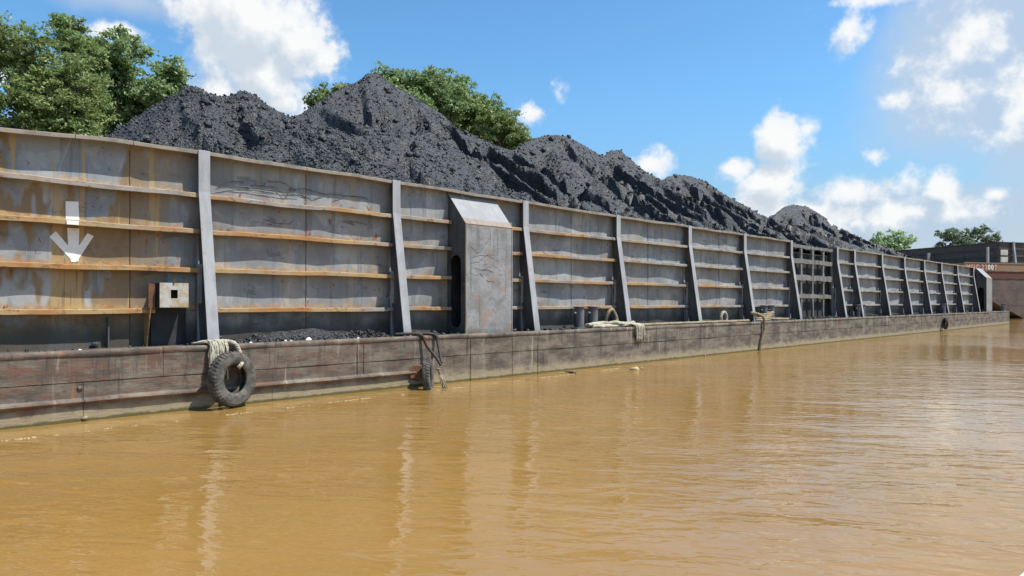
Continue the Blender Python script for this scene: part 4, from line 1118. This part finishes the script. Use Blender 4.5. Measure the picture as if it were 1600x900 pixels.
# ------------------------------------------------------------------ trees
LEAF = {
    'light': leaf_mat('light_leaf', (0.155, 0.223, 0.071), (0.233, 0.301, 0.103), (0.319, 0.373, 0.136)),
    'dark': leaf_mat('dark_leaf', (0.138, 0.227, 0.093), (0.235, 0.339, 0.132), (0.366, 0.449, 0.186)),
    'mid': leaf_mat('mid_leaf', (0.137, 0.227, 0.076), (0.219, 0.317, 0.104), (0.342, 0.417, 0.155)),
    'pale': leaf_mat('pale_hazy_leaf', (0.292, 0.416, 0.212), (0.370, 0.506, 0.257), (0.471, 0.585, 0.313)),  # distant tree: haze put into the leaf colour
    'far': leaf_mat('far_hazy_leaf', (0.128, 0.184, 0.117), (0.180, 0.234, 0.146), (0.227, 0.282, 0.173)),  # albedo raised to stand in for haze at this distance
}
def tree(name, label, px_blobs, Y, leafkind, leaf=.15, n_leaf=26000, density=1.0, base_x=None, group='trees on the bank behind the barges', gap=.35, stretch=1.0):
    """px_blobs: crown lobes (x, y, rx, ry) seen at depth Y; each becomes a real ellipsoid of leaf clumps"""
    k = Y / F_PX
    bx = base_x if base_x is not None else sum(b[0] for b in px_blobs)/len(px_blobs)
    root = empty(name, ((bx - 800)*k, Y, 2.2)); ox, oy, oz = root.location
    tag(root, label, 'tree', group)
    lob = []
    for i, (x, y, rx, ry) in enumerate(px_blobs):
        lob.append((np.array([(x - 800)*k - ox, (random.random() - .5)*rx*k*.9, EYE + (HOR - y)*k - oz]), np.array([rx*k, rx*k*.95, ry*k])*1.08))
    # trunk and limbs
    mb = MB(); H = max(l[0][2] for l in lob); r0 = .030*H + .06
    tp = [Vector((.25*n1(q*.7, len(label)), .2*n1(q*.6, 9), -.4 + (H*.62 + .4)*q/8)) for q in range(9)]
    mb.tube(tp, [r0*(1.25 - .095*q) for q in range(9)], 9)
    for c, r in lob:
        e = Vector(c); st = tp[min(8, max(2, int(8*min(1, e.z*.55/(H*.62)))))]
        mid = st.lerp(e, .5) + Vector((0, 0, .12*(e - st).length))
        P = smooth_path([st, mid, e, e + Vector((0, 0, r[2]*.5))], 4)
        mb.tube(P, [r0*.5*(1 - .88*i/(len(P) - 1)) for i in range(len(P))], 6)
        for q in range(7):
            a = random.random()*6.28; el = random.uniform(-.3, 1.1)
            d = Vector((math.cos(a)*math.cos(el)*r[0], math.sin(a)*math.cos(el)*r[1], math.sin(el)*r[2]))*.85
            mb.tube([mid.lerp(e, .3 + .7*random.random()), e + d*.5 + Vector((0, 0, .1)), e + d], [r0*.15, r0*.09, r0*.03], 5)
    mb.build('trunk', M['bark'], root, smooth=True)
    vol = np.array([l[1][0]*l[1][2] for l in lob]); wgt = vol/vol.sum()
    ncl = int(n_leaf/34)
    which = RNG.choice(len(lob), ncl, p=wgt)
    C = np.array([l[0] for l in lob])[which]; Rr = np.array([l[1] for l in lob])[which]
    d = RNG.normal(size=(ncl, 3)); d /= np.linalg.norm(d, axis=1)[:, None]
    rad = RNG.random(ncl)**.42
    # uneven outline: lobes swell and shrink with direction
    wob = 1 + .22*np.sin(d[:, 0]*5 + which*1.7)*np.cos(d[:, 2]*4 + which) + .16*RNG.normal(size=ncl)*.6
    cc = C + d*Rr*(rad*wob)[:, None]
    keep = pnoise(cc[:, 0]*.55 + cc[:, 1]*.3, cc[:, 2]*.6 + cc[:, 1]*.25, 200 + len(label)) > -.46 + gap*.55
    cc = cc[keep]; ncl = len(cc)
    cs = RNG.uniform(.20, .50, ncl)*(leaf/.15)**.6
    per = 34; N = ncl*per
    off = RNG.normal(size=(ncl, per, 3))*.5; off[..., 2] *= .55*stretch
    off[..., 2] -= .25*(off[..., 0]**2 + off[..., 1]**2)
    P = (cc[:, None] + off*cs[:, None, None]).reshape(-1, 3)
    nrm = RNG.normal(size=(N, 3))*.75 + np.array([.12, -.1, .8]); nrm /= np.linalg.norm(nrm, axis=1)[:, None]
    ax = np.cross(nrm, RNG.normal(size=(N, 3))); ax /= np.linalg.norm(ax, axis=1)[:, None]
    bx_ = np.cross(nrm, ax); L = leaf*RNG.uniform(.6, 1.25, N)[:, None]
    V = np.stack([P - ax*L, P + bx_*L*.42 - nrm*L*.1, P + ax*L, P - bx_*L*.42 - nrm*L*.1], 1).reshape(-1, 3)
    Fq = np.arange(N*4).reshape(-1, 4)
    o = np_mesh('crown', V, Fq, LEAF[leafkind], root, False)
    return root

tree('feathery_tree', 'light green feathery tree at the left edge of the view', [(35, 75, 50, 36), (75, 120, 62, 48), (40, 160, 60, 45), (95, 185, 55, 40), (15, 115, 36, 40), (110, 145, 45, 40), (60, 205, 70, 40), (130, 215, 40, 30)], 38, 'light', .115, 52000, gap=.30)
tree('slender_tree', 'slender tree rising just right of the leftmost light green one', [(98, 40, 24, 22), (103, 66, 20, 16), (128, 82, 34, 26), (140, 118, 30, 30), (138, 165, 34, 36)], 41, 'mid', .12, 18000, gap=.35)
tree('broad_leaf_tree', 'dark rounded broad-leaved tree left of the first coal heap', [(200, 85, 36, 36), (232, 130, 44, 34), (185, 140, 38, 40), (262, 112, 22, 20), (250, 150, 36, 20), (155, 85, 22, 26), (205, 182, 50, 28), (170, 205, 46, 26)], 43, 'dark', .135, 38000, gap=.30)
tree('bank_tree', 'small bright green tree peeping over the left flank of the tallest heap', [(508, 152, 26, 22), (535, 140, 18, 12), (520, 180, 36, 24)], 56, 'light', .17, 6500, gap=.3)
tree('broad_leaf_tree', 'dark green tree just right of the tallest coal crest', [(608, 128, 26, 20), (640, 134, 32, 24), (675, 130, 34, 24), (650, 170, 60, 34), (700, 160, 34, 30)], 58, 'dark', .15, 30000, gap=.26)
tree('broad_leaf_tree', 'rounded green tree in the middle of the clump behind the tallest heap', [(715, 150, 36, 30), (745, 170, 34, 28), (720, 190, 50, 36), (760, 200, 36, 32)], 61, 'mid', .15, 27000, gap=.22)
tree('feathery_tree', 'lighter green tree at the right end of the middle clump', [(778, 200, 32, 30), (802, 214, 26, 26), (770, 225, 44, 26), (815, 228, 14, 14)], 59, 'light', .13, 25000, gap=.3)
tree('round_tree', 'pale green round tree far away, left of the unladen barge', [(1378, 378, 17, 14), (1405, 376, 20, 15), (1392, 388, 32, 18)], 140, 'pale', .30, 9000, gap=.25)
tree('spreading_tree', 'dark spreading tree far away above the unladen barge', [(1482, 368, 18, 12), (1510, 370, 28, 13), (1537, 362, 19, 11), (1545, 376, 15, 9), (1500, 384, 36, 10), (1470, 382, 10, 8)], 165, 'far', .34, 10000, gap=.5)

# ------------------------------------------------------------------ things on the water
def foam():
    N = 900; a, b = s_at(-30, -1.05), s_at(965, -.6)
    P = []
    for i in range(N):
        u = random.random(); s = a + (b - a)*u
        if pnoise(s*1.1, .5, 180) + .5*pnoise(s*4, .5, 182) < .02 + .25*random.random(): continue
        y = -1.08 + .36*max(0, (s - 6)/(b - 6)) + .07*n1(s*.6, 181) + .028*random.gauss(0, 1)
        P.append((s, y, random.uniform(.005, .014)))
    m = MB()
    for s, y, r in P:
        k = 6; m.sweep([[(s + r*c*1.6*math.cos(2*math.pi*q/k), y + r*c*math.sin(2*math.pi*q/k), z) for q in range(k)] for c, z in ((1, -.004), (.9, .005), (.3, .008))])
    o = m.build('foam_line', M['foam'], loc=loc2w(0, 0, 0)); o.rotation_euler = (0, 0, ROT_B)
    tag(o, 'thin broken line of foam drifting along the hull', kind='stuff')
foam()
kY = lambda y: EYE*F_PX/(y - HOR)
def onwater(x, y): Y = kY(y); return Vector(((x - 800)/F_PX*Y, Y, 0))
p = onwater(891, 583); m = MB()
m.tube([p + Vector((-.16, 0, .035)), p + Vector((-.05, .02, .03)), p + Vector((.08, -.02, .015)), p + Vector((.17, -.04, .005))], [.008, .022, .032, .015], 7)
m.tube([p + Vector((.0, 0, .02)), p + Vector((.06, -.08, .03)), p + Vector((.09, -.14, .0))], [.018, .012, .005], 6)
tag(m.build('driftwood', M['twig'], smooth=True), 'dark forked twig floating near the hull', 'driftwood')
p = onwater(992, 578); m = MB(); q = 9
m.sweep([[p + Vector((.15*c*math.cos(a)*(1 + .3*n1(a*2, 7)), .10*c*math.sin(a)*(1 + .3*n1(a*3, 8)), z*(1 + .5*n1(a*2 + z*9, 9)))) for a in [2*math.pi*i/q for i in range(q)]] for c, z in ((.9, -.03), (1, .02), (.75, .06), (.4, .085), (.1, .08))])
m.tube([p + Vector((.14, 0, .05)), p + Vector((.2, -.02, .07)), p + Vector((.26, -.03, .02))], .022, 6)
tag(m.build('plastic_bag', M['foam'], smooth=True), 'crumpled pale plastic bag floating on the brown water', 'plastic bag')

# our own small boat: only its white gunwale shows in the corner
def skiff():
    o = empty('skiff', (0, 0, 0), ROT_B); tag(o, 'white gunwale of a small boat in the bottom right corner', 'boat')
    wm = simple('white_boat_paint', (.80, .82, .82), (.70, .73, .74), 2, .4, .1)
    yc, hb, g = -.06, .752, .60                          # centre line, half beam, gunwale height; local y = away from the river wall side
    def half(s):
        u = (s + 3.2)/10.4
        return hb*min(1, 1.0*(1 - max(0, (u - .62)/.38)**2.2)) * (.86 + .14*min(1, u*4))
    st = [-3.2 + 10.4*i/26 for i in range(27)]
    outer, inner = [], []
    for s in st:
        h = max(.02, half(s)); sh = g + .10*max(0, (s - 2.5)/4.7)**2
        sec = [(-h, sh), (-h*.96, .25), (-h*.72, -.08), (0, -.16), (h*.72, -.08), (h*.96, .25), (h, sh)]
        sei = [(y*(1 - .03/max(h, .05)) if h > .06 else y*.5, z + .025 if z < sh else z) for y, z in sec]
        outer.append([(s, yc + y, z) for y, z in sec] + [(s, yc + y, z) for y, z in sei[::-1]])
    m = MB(); m.sweep(outer); m.build('hull', wm, o, smooth=True, autos=True)
    for sg in (-1, 1):
        m = MB(); m.sweep([[(s, yc + sg*(half(s) - .03), z0 + .001), (s, yc + sg*(half(s) + .035), z0 + .001), (s, yc + sg*(half(s) + .035), z0 + .04), (s, yc + sg*(half(s) - .03), z0 + .04)] for s, z0 in [(s, g + .10*max(0, (s - 2.5)/4.7)**2) for s in st]])
        m.build('gunwale', wm, o, bevel=.008)
    for s in (-2.2, 1.6, 4.2):
        m = MB(); m.box(s, s + .26, yc - half(s)*.93, yc + half(s)*.93, .36, .39); m.build('thwart', M['bark'], o)
    # boat centre lies at the camera: shift from hull-side frame to here
    return o
skiff()
